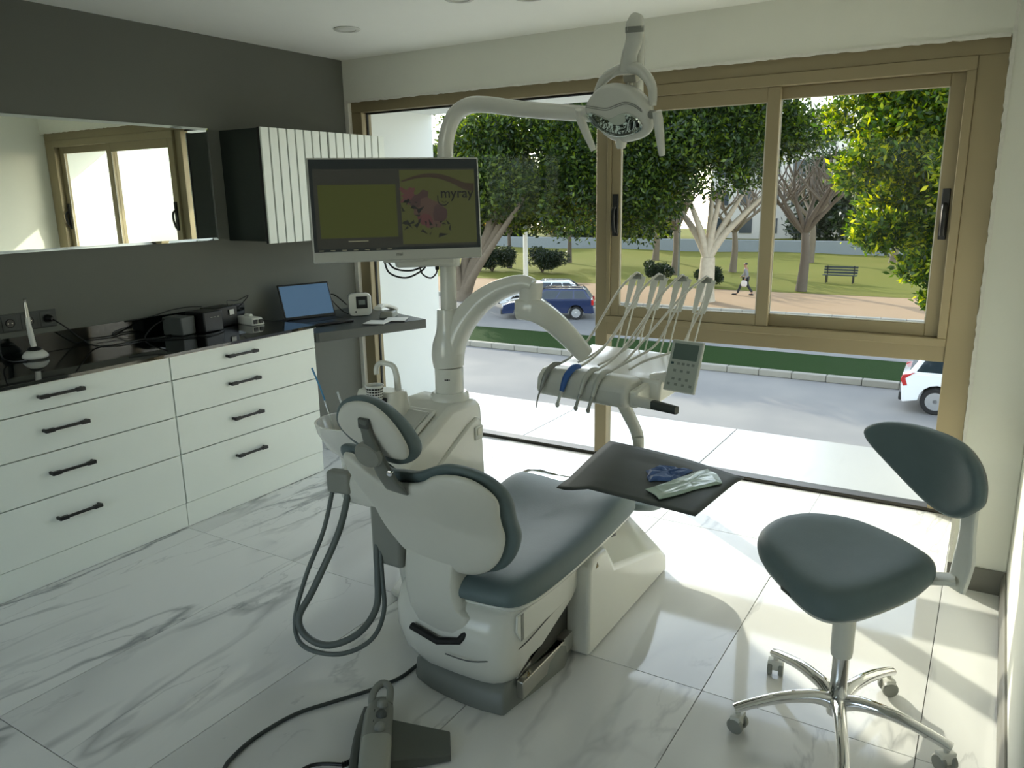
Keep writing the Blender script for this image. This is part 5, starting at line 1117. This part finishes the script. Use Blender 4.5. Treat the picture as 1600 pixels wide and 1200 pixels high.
# instruments with hoses
IH = mat('instrument_grey', (196, 198, 190), 0.35, metal=0.2); IB = mat('instrument_blue', (52, 100, 172), 0.4); ID = mat('instrument_dark', (150, 152, 146), 0.3, metal=0.5); HOSE = mat('silver_hose', (206, 205, 196), 0.45)
spec = [('air_water_syringe', 0.052, 'slim grey syringe with bent tip, leftmost on the instrument table', ID, 'syringe'), ('scaler_handpiece', 0.146, 'blue handpiece lying on the instrument table', IB, 'handpiece'), ('turbine_handpiece', 0.230, 'grey turbine handpiece between blue one and rightmost handpiece', IH, 'handpiece'), ('motor_handpiece', 0.285, 'grey motor handpiece, rightmost on the instrument table', IH, 'handpiece')]
for k, (nm, a, lab, m, cat) in enumerate(spec):
    root, top = arms[k]; rear = DT(a+0.016, 0.06, 0.982); frt = DT(a-0.006, -0.030, 0.900); tip = DT(a-0.014, -0.046, 0.852)
    t = thing(nm, tuple(frt), lab, cat)
    bm = nb(); tube(bm, [rear, DT(a+0.010, 0.025, 0.982), DT(a+0.002, -0.012, 0.952), frt], [0.0065, 0.011, 0.011, 0.0075] if k != 1 else [0.008, 0.013, 0.013, 0.009], 12, 5); mk('handle', bm, m, parent=t)
    bm = nb()
    if k == 0: tube(bm, [frt, DT(a-0.012, -0.04, 0.875), DT(a-0.020, -0.042, 0.845), DT(a-0.024, -0.042, 0.82)], [0.006, 0.004, 0.003, 0.0015], 10, 5)
    else:
        tube(bm, [frt, DT(a-0.010, -0.038, 0.878), tip], [0.0075, 0.0065, 0.006], 10, 5); lathe(bm, [(0, 0), (0.008, 0), (0.008, 0.014), (0, 0.014)], tip-V(0, 0, 0.006), (0.3, -0.7, 0.5), 12)
    mk('tip', bm, ID if k != 1 else IH, parent=t)
    bm = nb(); tube(bm, [rear, DT(a+0.026, 0.12, 1.0), DT(a+0.045, 0.22, 1.06), rear.lerp(top, 0.72)+V(0, 0, 0.03), top-fdir*0.04+V(0, 0, 0.008), top+V(0, 0, 0.0145), top+fdir*0.018+V(0, 0, -0.01), top-(top-root)*0.35+fdir*0.01, root+(top-root)*0.42-fdir*0.03, root+(top-root)*0.18-fdir*0.10, DT(a+0.07, 0.22, 1.0), DT(a+0.05, 0.135, 0.978)], 0.0048, 8, 6); mk('hose', bm, HOSE, parent=t)
# tray arm
bm = nb(); sweep(bm, spline([DT(0.28, 0.16, 0.875), DT(0.30, 0.15, 0.84), DT(0.385, 0.10, 0.765), DT(0.41, 0.08, 0.735)], 5), [(0.026, 0.024), (0.028, 0.024), (0.024, 0.02), (0.022, 0.02)], 16, power=3); mk('tray_arm', bm, WHITE2, parent=dt)
bm = nb(); sweep(bm, spline([DT(0.41, 0.08, 0.742), DT(0.415, 0.07, 0.69), DT(0.45, -0.06, 0.672), DT(0.54, -0.27, 0.695)], 5), [(0.022, 0.022), (0.02, 0.02), (0.02, 0.016), (0.02, 0.014)], 14); mk('tray_arm', bm, WHITE2, parent=dt)
bm = nb(); prism(bm, [(2.96, -2.13), (2.95, -1.88), (3.26, -1.95), (3.26, -2.19)], 'z', 0.70, 0.712); mk('tray', bm, ALU, parent=dt, bevel=0.004)
# dark mat lying on the tray, with sagging corners
c00, c01, c11, c10 = V(2.862, -2.21, 0.735), V(2.842, -1.762, 0.742), V(3.368, -1.890, 0.738), V(3.336, -2.268, 0.742)
bm = nb(); n = 16; rows = []
for j in range(n+1):
    row = []
    for i in range(n+1):
        u, v = i/n, j/n; p = c00.lerp(c10, u).lerp(c01.lerp(c11, u), v)
        z = 0.002+0.010*math.sin(u*2.6+0.3)*math.sin(v*2.0) - 0.030*max(0, 0.25-u)*4*max(0, 1-v)**1.5*1.2 - 0.012*max(0, v-0.8)*max(0, u-0.6)*8
        base_z = 0.7165
        inside = min(u/0.2, (1-u)/0.2, v/0.2, (1-v)/0.2, 1.0)
        row.append(bm.verts.new((p.x, p.y, max(0.7135, 0.735+z)) if inside < 1 else (p.x, p.y, 0.735+z*0.6)))
    rows.append(row)
for j in range(n):
    for i in range(n): bm.faces.new((rows[j][i], rows[j][i+1], rows[j+1][i+1], rows[j+1][i]))
tm = mk('tray_mat', bm, mat('charcoal_mat', (66, 72, 70), 0.6, var=0.05)); sm = tm.modifiers.new('solid', 'SOLIDIFY'); sm.thickness = 0.0035; sm.offset = -1
tag(tm, 'dark grey flexible mat lying over the tray beside the chair', 'mat')
def crumple(name, pts, z, amp, m, lab, cat, seed, th=0.002, n=10):
    rr = random.Random(seed); o = []; bm = nb()
    for i_ in range(len(pts)):
        p_, q_ = pts[i_], pts[(i_+1) % len(pts)]
        for t_ in (0.0, 0.33, 0.66): o.append((p_[0]+(q_[0]-p_[0])*t_+rr.uniform(-1, 1)*0.004, p_[1]+(q_[1]-p_[1])*t_+rr.uniform(-1, 1)*0.004))
    k = len(o); ph = [rr.uniform(-1, 1) for _ in range(k)]
    c = sum((Vector(p) for p in o), Vector((0, 0)))/k
    rings = []
    for s in (1.0, 0.8, 0.55, 0.3):
        rings.append([bm.verts.new((c.x+(p[0]-c.x)*s, c.y+(p[1]-c.y)*s, z+0.003+amp*(0.0 if s == 1.0 else 0.4+0.6*abs(rr.uniform(-1, 1))))) for p in o])
    rings.append([bm.verts.new((c.x, c.y, z+amp))])
    for A, B in zip(rings[:-1], rings[1:]):
        for i in range(k):
            j = (i+1) % k
            if len(B) == 1: bm.faces.new((A[i], A[j], B[0]))
            else: bm.faces.new((A[i], A[j], B[j], B[i]))
    ob = mk(name, bm, m, smooth=False); md = ob.modifiers.new('s', 'SOLIDIFY'); md.thickness = th; md.offset = 1
    return tag(ob, lab, cat)
crumple('glove', [(3.085, -2.01), (3.105, -1.955), (3.16, -1.94), (3.215, -1.935), (3.20, -2.0), (3.19, -2.06), (3.126, -2.09)], 0.739, 0.011, mat('blue_nitrile', (58, 92, 148), 0.55), 'crumpled blue glove on the dark mat', 'glove', 3)
crumple('sterile_pouch', [(3.145, -2.17), (3.215, -2.222), (3.275, -2.10), (3.335, -2.01), (3.295, -1.935), (3.250, -1.905), (3.205, -2.02)], 0.741, 0.006, mat('pale_green_pouch', (168, 190, 176), 0.35, var=0.15, scale=25, coat=0.3), 'pale green sterile pouch lying across the mat', 'pouch', 5)
# ================================================================ DENTAL CHAIR
ch = thing('dental_chair', (2.61, -2.0, 0.0), 'white and teal-grey leather dental chair seen from behind', 'dental chair')
def interp(x, xs, ys):
    return float(np.interp(x, xs, ys))
def gback(z): return interp(z, [.2, .45, .65, .85, 1.0, 1.2], [-2.46, -2.48, -2.53, -2.68, -2.77, -2.87])
shell = [(2.392, .893), (2.365, .85), (2.345, .79), (2.335, .718), (2.336, .65), (2.361, .586), (2.412, .531), (2.451, .50), (2.539, .487), (2.60, .482), (2.66, .474), (2.711, .480), (2.758, .500), (2.808, .55), (2.839, .618), (2.852, .68), (2.868, .74), (2.893, .80), (2.890, .84), (2.868, .870), (2.837, .888), (2.785, .892), (2.723, .876), (2.678, .846), (2.60, .822), (2.525, .818), (2.472, .862), (2.43, .892)]
def sm_y(u): return 0.0
bm = nb(); pillow(bm, smooth_closed(shell, 2), lambda u, v, h: V(u, gback(v)+h+0.35*(u-2.615)**2, v), [(0, -0.016), (0.55, -0.014), (0.85, -0.008), (0.96, 0.004), (1.0, 0.022), (0.98, 0.036), (0, 0.036)], centre=(2.61, 0.69)); bk = mk('backrest_shell', bm, WHITE2, parent=ch, sub=1)
cush = [(2.312, .838), (2.330, .885), (2.372, .905), (2.42, .893), (2.455, .845), (2.50, .835), (2.56, .848), (2.62, .852), (2.68, .878), (2.74, .904), (2.79, .908), (2.84, .897), (2.882, .872), (2.905, .818), (2.893, .755), (2.873, .69), (2.868, .63), (2.84, .56), (2.79, .50), (2.70, .47), (2.61, .465), (2.52, .47), (2.42, .50), (2.35, .58), (2.318, .68), (2.312, .76)]
bm = nb(); pillow(bm, smooth_closed(cush, 2), lambda u, v, h: V(u, gback(v)+h+0.35*(u-2.615)**2, v), [(0, 0.037), (0.9, 0.037), (0.98, 0.042), (1.0, 0.060), (0.985, 0.080), (0.92, 0.096), (0.7, 0.104), (0, 0.092)], centre=(2.61, 0.69)); mk('backrest_cushion', bm, LEATHER, parent=ch, sub=1)
# headrest
hp_o = [(2.432, 1.011), (2.480, 1.073), (2.547, 1.105), (2.612, 1.098), (2.662, 1.055), (2.688, 1.0), (2.684, .945), (2.645, .900), (2.59, .878), (2.53, .885), (2.475, .915), (2.438, .96)]
bm = nb(); pillow(bm, smooth_closed(hp_o, 3), lambda u, v, h: V(u, gback(v)+h, v), [(0, 0.035), (0.9, 0.035), (0.99, 0.042), (1.0, 0.065), (0.96, 0.09), (0.8, 0.102), (0, 0.092)]); mk('headrest_cushion', bm, LEATHER, parent=ch, sub=1)
hw_o = [(2.500, 1.028), (2.545, 1.080), (2.610, 1.096), (2.652, 1.072), (2.676, 1.016), (2.676, .962), (2.650, .922), (2.602, .918), (2.535, .945), (2.500, .985)]
hw_o = [(2.587+(x-2.587)*1.22-0.012, 1.0+(z-1.0)*1.06) for x, z in hw_o]
bm = nb(); pillow(bm, smooth_closed(hw_o, 3), lambda u, v, h: V(u, gback(v)+h, v), [(0, 0.004), (0.7, 0.006), (0.92, 0.014), (1.0, 0.026), (1.0, 0.036), (0, 0.036)]); hs_ = mk('headrest_shell', bm, WHITE2, parent=ch, sub=1)
# bracket
BRK = mat('bracket_grey', (112, 116, 110), 0.35, metal=0.3)
def GB(x, z, dy=0.0): return V(x, gback(z)+dy, z)
bm = nb(); sweep(bm, spline([GB(2.600, 1.052, -0.002), GB(2.596, 1.01, -0.008), GB(2.592, 0.96, -0.014), GB(2.590, 0.91, -0.016), GB(2.588, 0.86, -0.018), GB(2.584, 0.80, -0.016)], 4), [(0.014, 0.006), (0.016, 0.008), (0.022, 0.010), (0.026, 0.010), (0.033, 0.008), (0.042, 0.005)], 16, upv=(0, -1, 0), power=4); mk('headrest_bracket', bm, BRK, parent=ch)
bm = nb(); lathe(bm, [(0, 0), (0.040, 0), (0.042, 0.008), (0.036, 0.018), (0, 0.020)], GB(2.575, 0.942, -0.018), (0.15, -0.9, -0.35), 28); mk('pivot_disc', bm, mat('disc_grey', (138, 140, 132), 0.35), parent=ch)
bm = nb(); lathe(bm, [(0, 0), (0.008, 0), (0.008, 0.012), (0, 0.014)], GB(2.622, 0.885, -0.024), (0.3, -0.9, 0), 14); mk('lock_knob', bm, CHROME, parent=ch)
bm = nb(); box(bm, GB(2.598, 1.04, -0.004), (0.036, 0.012, 0.030)); mk('slot', bm, GREYD, parent=hs_, bevel=0.004)
# hinge arm
arm = [(2.460, .54), (2.447, .45), (2.447, .392), (2.465, .322), (2.502, .275), (2.598, .258), (2.655, .262), (2.690, .289), (2.705, .335), (2.672, .36), (2.660, .40), (2.655, .45), (2.668, .54)]
bm = nb(); pillow(bm, arm, lambda u, v, h: V(u, h-2.49+0.5*(u-2.57)**2, v), [(0, -0.02), (0.82, -0.018), (0.95, -0.006), (1.0, 0.015), (1.0, 0.11), (0, 0.11)], centre=(2.57, .40)); mk('back_support', bm, WHITE2, parent=ch, bevel=0.004)
# slot around the arm
bm = nb(); sweep(bm, [(2.49, -2.515, 0.268), (2.60, -2.522, 0.250), (2.67, -2.505, 0.262), (2.71, -2.47, 0.318), (2.70, -2.45, 0.335)], [(0.012, 0.012)]*2, 8); mk('support_slot', bm, mat('slot_black', (14, 15, 15), 0.7), parent=ch)
# main body, waisted towards the floor
secs_ = []
bm = nb()
bodyp = [  # (y, z) near face to far, with x half width
 (0.085, -2.435, 0.195), (0.16, -2.485, 0.225), (0.24, -2.505, 0.235), (0.30, -2.50, 0.238), (0.355, -2.475, 0.236), (0.372, -2.45, 0.232)]
rings = []
for z, yn, hw in bodyp:
    ring = []
    for k in range(13):
        a = PI*k/12; ca, sa = math.cos(a), math.sin(a)
        ring.append(bm.verts.new((2.60-hw*math.copysign(abs(ca)**0.45, ca), yn+0.16-0.16*abs(sa)**0.6, z)))
    yf = interp(z, [0.085, 0.16, 0.24, 0.37], [-2.36, -2.25, -2.05, -1.88])
    ring.append(bm.verts.new((2.60+hw, yf, z))); ring.append(bm.verts.new((2.60-hw, yf, z)))
    rings.append(ring)
for A, B in zip(rings[:-1], rings[1:]):
    n = len(A)
    for k in range(n): bm.faces.new((A[k], A[(k+1) % n], B[(k+1) % n], B[k]))
bm.faces.new(rings[0][::-1]); bm.faces.new(rings[-1]); mk('chair_body', bm, WHITE, parent=ch, angle=50)
bm = nb(); prism(bm, [(-2.43, 0.30), (-2.425, 0.355), (-2.06, 0.355), (-2.02, 0.33), (-2.10, 0.255), (-2.40, 0.255)], 'x', 2.832, 2.841); sp_ = mk('side_panel', bm, WHITE, parent=ch, bevel=0.003)
bm = nb(); b6(bm, 2.8405, 2.8425, -2.408, -2.392, 0.262, 0.352); mk('panel_stripe', bm, GREYP, parent=sp_)
bm = nb(); tube(bm, [(2.62, -2.512, 0.205), (2.72, -2.505, 0.205), (2.80, -2.455, 0.215), (2.836, -2.38, 0.235), (2.838, -2.25, 0.250), (2.836, -2.10, 0.262)], 0.002, 6, 5); mk('body_seam', bm, GREYD, parent=ch)
# base plate, rail, inner mechanism
bm = nb(); base_o = smooth_closed([(2.395, -2.36), (2.46, -2.435), (2.62, -2.462), (2.765, -2.452), (2.80, -2.40), (2.81, -2.0), (2.40, -2.0)], 3)
A = [bm.verts.new((x, y, 0.002)) for x, y in base_o]; B = [bm.verts.new((2.6+(x-2.6)*0.985, y+0.008*(y < -2.2), 0.062)) for x, y in base_o]; Cc = [bm.verts.new((2.6+(x-2.6)*0.94, y+0.035*(y < -2.2), 0.088)) for x, y in base_o]; n = len(base_o)
for P_, Q_ in ((A, B), (B, Cc)):
    for i in range(n): bm.faces.new((P_[i], P_[(i+1) % n], Q_[(i+1) % n], Q_[i]))
bm.faces.new(A[::-1]); bm.faces.new(Cc); mk('base_plate', bm, mat('base_grey', (120, 124, 118), 0.45), parent=ch, angle=50)
bm = nb(); b6(bm, 2.800, 2.826, -2.375, -2.02, 0.028, 0.088); mk('base_rail', bm, ALU, parent=ch, bevel=0.003)
bm = nb(); b6(bm, 2.46, 2.80, -2.33, -1.6, 0.088, 0.30); mk('lift_mechanism', bm, mat('mech_dark', (60, 60, 54), 0.5), parent=ch)
bm = nb(); b6(bm, 2.80, 2.83, -2.10, -2.035, 0.09, 0.10); mk('rail_end', bm, ALU, parent=ch)
# front foot cover with facets
def half(sg):
    xo, xi = 2.60+sg*0.287, 2.60+sg*0.13
    O = [(-2.02, 0.002), (-2.015, .33), (-1.99, .365), (-1.87, .365), (-1.80, .262), (-1.55, .195), (-1.33, .14), (-1.25, .075), (-1.24, 0.002)]
    I = [(-2.02, 0.002), (-2.015, .36), (-1.98, .392), (-1.83, .395), (-1.70, .37), (-1.50, .325), (-1.32, .265), (-1.20, .15), (-1.17, 0.002)]
    return [(xo, y, z) for y, z in O], [(xi, y, z) for y, z in I]
bm = nb(); Ro, Ri = half(1); Lo, Li = half(-1); LOOPS = [[bm.verts.new(p) for p in q] for q in (Ro, Ri, Li, Lo)]
for A, B in zip(LOOPS[:-1], LOOPS[1:]):
    for k in range(len(A)): bm.faces.new((A[k], A[(k+1) % len(A)], B[(k+1) % len(A)], B[k]))
bm.faces.new(LOOPS[0][::-1]); bm.faces.new(LOOPS[-1]); fc = mk('foot_cover', bm, WHITE, parent=ch, bevel=0.014, segs=3)
bm = nb(); b6(bm, 2.74, 2.85, -1.955, -1.93, 0.385, 0.402); mk('vent_slot', bm, GREYD, parent=ch)
# warning triangles
WY = mat('warning_yellow', (186, 160, 92), 0.5)
def warn(c, ux, uz, s, par):
    c, ux, uz = V(c), V(ux).normalized(), V(uz).normalized(); nrm = ux.cross(uz).normalized()
    for nm, k, m, d in (('warning_triangle', 1.0, BLACKP, 0.0004), ('triangle_fill', 0.62, WY, 0.0012), ('triangle_mark', 0.25, BLACKP, 0.0018)):
        bm = nb(); q = [c+ux*(x*s*k)+uz*(z*s*k)+nrm*d for x, z in ((-0.6, -0.4), (0.6, -0.4), (0.0, 0.65))]
        A = [bm.verts.new(p) for p in q]; B = [bm.verts.new(p-nrm*0.0008) for p in q]; bm.faces.new(A); bm.faces.new(B[::-1])
        for i in range(3): bm.faces.new((A[i], A[(i+1) % 3], B[(i+1) % 3], B[i]))
        mk(nm, bm, m, parent=par, smooth=False)
warn((2.8875, -1.955, 0.335), (0, 1, 0), (0, 0, 1), 0.020, fc)
warn((2.828, -2.345, 0.105), (0, 1, 0), (0, 0, 1), 0.022, ch)
# seat frame and seat cushion
so = [(2.365, -2.37), (2.335, -2.2), (2.335, -1.8), (2.345, -1.58), (2.39, -1.50), (2.60, -1.475), (2.82, -1.50), (2.865, -1.58), (2.875, -1.8), (2.875, -2.2), (2.855, -2.42), (2.78, -2.47), (2.60, -2.48), (2.45, -2.44)]
def gz(y): return interp(y, [-2.5, -2.35, -2.1, -1.85, -1.65, -1.55, -1.47], [0.385, 0.375, 0.372, 0.378, 0.385, 0.380, 0.365])
bm = nb(); pillow(bm, smooth_closed(so, 3), lambda u, v, h: V(u, v, gz(v)+h), [(0, -0.045), (0.78, -0.045), (0.9, -0.03), (0.965, -0.004), (0.97, 0.006), (0, 0.006)], centre=(2.605, -1.97)); mk('seat_frame', bm, WHITE, parent=ch, sub=1)
def topz(u, v, h, s_=1.0):
    side = ((u-2.605)/0.27)
    crest = 0.028*math.exp(-((v+1.66)/0.16)**2)
    return gz(v)+h+(crest+0.016*side*side-0.010)*(1 if h > 0.05 else 0)
bm = nb(); pillow(bm, smooth_closed(so, 3), lambda u, v, h: V(u, v, topz(u, v, h)), [(0, 0.0), (0.95, 0.0), (0.995, 0.010), (1.0, 0.030), (0.985, 0.056), (0.93, 0.078), (0.84, 0.088), (0.6, 0.090), (0.3, 0.088), (0, 0.088)], centre=(2.605, -1.97)); seat = mk('seat_cushion', bm, LEATHER, parent=ch, sub=1)
# leg rest dropping down beyond the knees
bm = nb(); lo_ = [(2.37, -1.52), (2.37, -1.20), (2.42, -1.06), (2.60, -1.03), (2.79, -1.06), (2.84, -1.20), (2.84, -1.52)]
def lz(y): return interp(y, [-1.52, -1.40, -1.2, -1.0], [0.405, 0.36, 0.29, 0.24])
bm.free(); bm = nb(); pillow(bm, smooth_closed(lo_, 3), lambda u, v, h: V(u, v, lz(v)+h-0.02), [(0, -0.02), (0.92, -0.02), (1.0, 0.0), (0.98, 0.02), (0.9, 0.03), (0, 0.03)]); mk('leg_rest', bm, LEATHER, parent=ch, sub=1)
# transparent foot film on the front of the seat
bm = nb(); n = 14; rows = []
rr = random.Random(3)
for j in range(8):
    row = []
    for i in range(n+1):
        u = 2.355+0.50*i/n; v = -1.64+0.0235*j
        hh = 0.0915-0.055*max(0.0, (v+1.56)/0.085)**2-0.03*max(0.0, (abs(u-2.605)-0.19)/0.06)**2
        row.append(bm.verts.new((u, v, topz(u, v, 0.09)-0.09+hh+0.006*rr.random())))
    rows.append(row)
for j in range(7):
    for i in range(n): bm.faces.new((rows[j][i], rows[j][i+1], rows[j+1][i+1], rows[j+1][i]))
fl = mk('protective_film', bm, CLEARP); tag(fl, 'crinkled clear plastic film over the foot end of the chair', 'film')

# ================================================================ STOOL
st = thing('dentist_stool', (3.70, -2.0, 0.0), 'grey saddle stool with backrest and chrome five-star base', 'stool'); sc_ = V(3.712, -1.985, 0)
seat_o = [(3.437, -1.955), (3.452, -1.87), (3.49, -1.80), (3.565, -1.745), (3.677, -1.728), (3.80, -1.785), (3.895, -1.865), (3.935, -1.93), (3.91, -2.01), (3.845, -2.10), (3.765, -2.19), (3.695, -2.222), (3.62, -2.19), (3.53, -2.10), (3.465, -2.03)]
def sz(u, v): return 0.484+0.05*((u-3.68)/0.25)**2*0.35+0.03*((v+1.97)/0.25)
bm = nb(); pillow(bm, smooth_closed(seat_o, 3), lambda u, v, h: V(u, v, sz(u, v)+h), [(0, 0.012), (0.8, 0.012), (0.93, 0.020), (0.985, 0.036), (1.0, 0.058), (0.98, 0.080), (0.92, 0.097), (0.8, 0.105), (0.5, 0.100), (0, 0.096)]); mk('seat', bm, LEATHER, parent=st, sub=1)
bm = nb(); pillow(bm, smooth_closed(seat_o, 3), lambda u, v, h: V(u, v, sz(u, v)+h), [(0, -0.012), (0.6, -0.012), (0.8, 0.0), (0.93, 0.014), (0.95, 0.022), (0, 0.022)]); mk('seat_shell', bm, WHITE2, parent=st, sub=1)
bm = nb(); box(bm, (3.57, -2.13, 0.50), (0.05, 0.012, 0.012), -0.8); mk('height_lever', bm, GREYD, parent=st, bevel=0.003)
bm = nb(); lathe(bm, [(0.0, 0.26), (0.030, 0.26), (0.032, 0.275), (0.034, 0.48), (0.0, 0.48)], sc_, (0, 0, 1), 28); mk('gas_lift_cover', bm, WHITE2, parent=st)
bm = nb(); lathe(bm, [(0.0, 0.06), (0.028, 0.06), (0.030, 0.10), (0.028, 0.13), (0.0245, 0.135), (0.0245, 0.27), (0.0, 0.27)], sc_, (0, 0, 1), 28); mk('column', bm, CHROME, parent=st)
for k in range(5):
    a = math.radians(211+72*k); d = V(math.cos(a), math.sin(a), 0); 
    bm = nb(); sweep(bm, spline([sc_+d*0.012+V(0, 0, 0.098), sc_+d*0.07+V(0, 0, 0.118), sc_+d*0.17+V(0, 0, 0.115), sc_+d*0.27+V(0, 0, 0.092), sc_+d*0.312+V(0, 0, 0.078)], 6), [(0.026, 0.026), (0.021, 0.022), (0.018, 0.018), (0.017, 0.015), (0.017, 0.014)], 18, upv=(0, 0, 1)); leg = mk('leg', bm, CHROME, parent=st)
    cst = sc_+d*0.30; ax = V(-d.y, d.x, 0); ax = (ax*math.cos(0.7)+d*math.sin(0.7)).normalized()
    bm = nb(); cyl(bm, cst+V(0, 0, 0.05), cst+V(0, 0, 0.082), 0.008, None, 10); box(bm, cst+V(0, 0, 0.042), (0.030, 0.05, 0.036), math.atan2(ax.y, ax.x)-PI/2); cs_ = mk('caster', bm, WHITE2, parent=leg, bevel=0.008)
    bm = nb()
    for s in (-1, 1): lathe(bm, [(0, -0.008), (0.022, -0.008), (0.0255, -0.005), (0.0255, 0.005), (0.022, 0.008), (0, 0.008)], cst+ax*(s*0.018)+V(0, 0, 0.027), ax, 20)
    mk('caster_wheels', bm, GREYP, parent=leg)
# backrest
P0 = V(3.98, -1.945, 0.85); A_ = V(0.707, -0.707, 0); Nb = V(-0.70, -0.70, 0.10).normalized()
raw = [(3.717, -1.693, .872), (3.746, -1.714, .923), (3.812, -1.776, .948), (3.917, -1.882, .953), (3.983, -1.952, .929), (4.023, -1.998, .879), (4.026, -2.01, .813), (3.994, -1.984, .769), (3.943, -1.939, .728), (3.874, -1.869, .731), (3.792, -1.782, .786)]
bo = [((V(p)-P0).dot(A_), p[2]-0.85) for p in raw]
cu = sum(p[0] for p in bo)/len(bo)
def BQ(u, v, h): return P0+A_*u+V(0, 0, v)+V(0.0, 0.0, 0)+Nb*(h+0.9*(u-cu)**2)+V(0.1, 0.1, 0)*v*0.0
bm = nb(); pillow(bm, smooth_closed(bo, 3), BQ, [(0, -0.030), (0.9, -0.030), (0.98, -0.024), (1.0, -0.008), (0.97, 0.008), (0.88, 0.015), (0.6, 0.008), (0, 0.0)]); mk('backrest', bm, LEATHER, parent=st, sub=1)
bm = nb(); pillow(bm, smooth_closed(bo, 3), BQ, [(0, -0.042), (0.7, -0.042), (0.96, -0.034), (0.97, -0.028), (0, -0.028)]); mk('backrest_shell', bm, WHITE2, parent=st, sub=1)
bs = lambda u, v, h: P0+A_*u+V(0, 0, v)+Nb*h
bm = nb(); sweep(bm, spline([bs(-0.01, -0.05, -0.028), bs(-0.012, -0.16, -0.034), bs(-0.014, -0.24, -0.036), bs(-0.016, -0.33, -0.022)], 5), [(0.026, 0.009), (0.026, 0.009), (0.034, 0.010), (0.030, 0.010)], 16, upv=tuple(Nb), power=4); mk('back_bracket', bm, WHITE, parent=st)
bm = nb(); sweep(bm, spline([bs(-0.015, -0.30, -0.016), bs(-0.06, -0.318, 0.04), V(3.86, -1.97, 0.515)], 5), [(0.032, 0.010)]*2, 14, power=4); mk('back_bracket', bm, WHITE2, parent=st)

# ================================================================ FOOT CONTROL
fp = thing('foot_control', (2.53, -2.76, 0.0), 'grey dental foot control with knobs, carrying loop and flat pedal on the floor', 'foot control')
FD = V(0.60, -0.80, 0).normalized(); FS = V(0.80, 0.60, 0).normalized(); f0 = V(2.445, -2.625, 0)
def FQ(a, b, z): return f0+FD*a+FS*b+V(0, 0, z)
bm = nb(); sweep(bm, spline([FQ(0.03, 0, 0.04), FQ(0.10, -0.005, 0.045), FQ(0.20, -0.005, 0.045), FQ(0.36, 0.0, 0.042)], 5), [(0.036, 0.036), (0.044, 0.042), (0.046, 0.042), (0.046, 0.040)], 20, upv=(0, 0, 1), power=3.5); fb = mk('housing', bm, GREYP, parent=fp, angle=60)
bm = nb(); sweep(bm, spline([FQ(0.05, -0.045, 0.03), FQ(0.15, -0.055, 0.034), FQ(0.25, -0.058, 0.034), FQ(0.36, -0.056, 0.034)], 4), [(0.014, 0.03), (0.018, 0.032), (0.018, 0.032)], 14, upv=(0, 0, 1), power=3); mk('side_skirt', bm, GREYD, parent=fp)
bm = nb(); tube(bm, [FQ(0.06, -0.028, 0.06), FQ(0.02, -0.026, 0.085), FQ(-0.02, 0.0, 0.092), FQ(0.0, 0.026, 0.085), FQ(0.06, 0.026, 0.07)], [(0.012, 0.010)]*2, 12, 5); mk('carrying_loop', bm, GREYP, parent=fp)
for k, a in enumerate((0.085, 0.135, 0.195)):
    bm = nb(); lathe(bm, [(0, 0), (0.017, 0), (0.0165, 0.012), (0.010, 0.020), (0, 0.022)], FQ(a, 0.008, 0.083), (0, 0, 1), 18); mk('knob', bm, GREYP if k != 1 else GREYD, parent=fp)
    if k < 2: bm = nb(); box(bm, FQ(a+0.025, -0.014, 0.0875), (0.002, 0.010, 0.001), 0.6); mk('mark', bm, BLACKP, parent=fp)
bm = nb(); sweep(bm, spline([FQ(0.23, 0, 0.066), FQ(0.30, 0, 0.070), FQ(0.37, 0, 0.062)], 4), [(0.044, 0.030)]*2, 18, upv=(0, 0, 1), power=3.5); mk('front_cap', bm, mat('cap_grey', (166, 168, 158), 0.4), parent=fp)
pq = [(2.534, -2.684), (2.707, -2.617), (2.773, -2.703), (2.650, -2.83)]
bm = nb(); A = [bm.verts.new((x, y, 0.004)) for x, y in pq]; B = [bm.verts.new((x, y, z)) for (x, y), z in zip(pq, (0.045, 0.024, 0.024, 0.045))]
for i in range(4): bm.faces.new((A[i], A[(i+1) % 4], B[(i+1) % 4], B[i]))
bm.faces.new(A[::-1]); bm.faces.new(B); mk('pedal_plate', bm, mat('pedal_dark', (92, 96, 88), 0.45), parent=fp, bevel=0.003)
bm = nb(); tube(bm, [FQ(0.245, -0.07, 0.022), FQ(0.26, -0.10, 0.020)], [0.010, 0.007], 10, 3); 
for k in range(5): lathe(bm, [(0.0075, -0.0015), (0.010, 0), (0.0075, 0.0015)], FQ(0.247+0.003*k, -0.075-0.006*k, 0.021), tuple(-FS), 12)
mk('strain_relief', bm, BLACKP, parent=fp)
bm = nb(); tube(bm, [FQ(0.255, -0.095, 0.019), V(2.43, -2.93, 0.008), V(2.42, -3.03, 0.006), V(2.45, -3.15, 0.006)], 0.0055, 10, 6); mk('cable', bm, BLACKP, parent=fp)
bm = nb(); tube(bm, [(2.395, -2.345, 0.02), (2.386, -2.40, 0.008), (2.378, -2.475, 0.008), (2.335, -2.575, 0.008), (2.274, -2.678, 0.008), (2.213, -2.788, 0.008), (2.191, -2.925, 0.008), (2.201, -3.018, 0.008), (2.221, -3.068, 0.008), (2.289, -3.16, 0.008)], 0.0065, 10, 6); tag(mk('floor_cable', bm, mat('cable_grey', (52, 58, 56), 0.5)), 'dark cable curving over the floor from the chair base', 'cord')
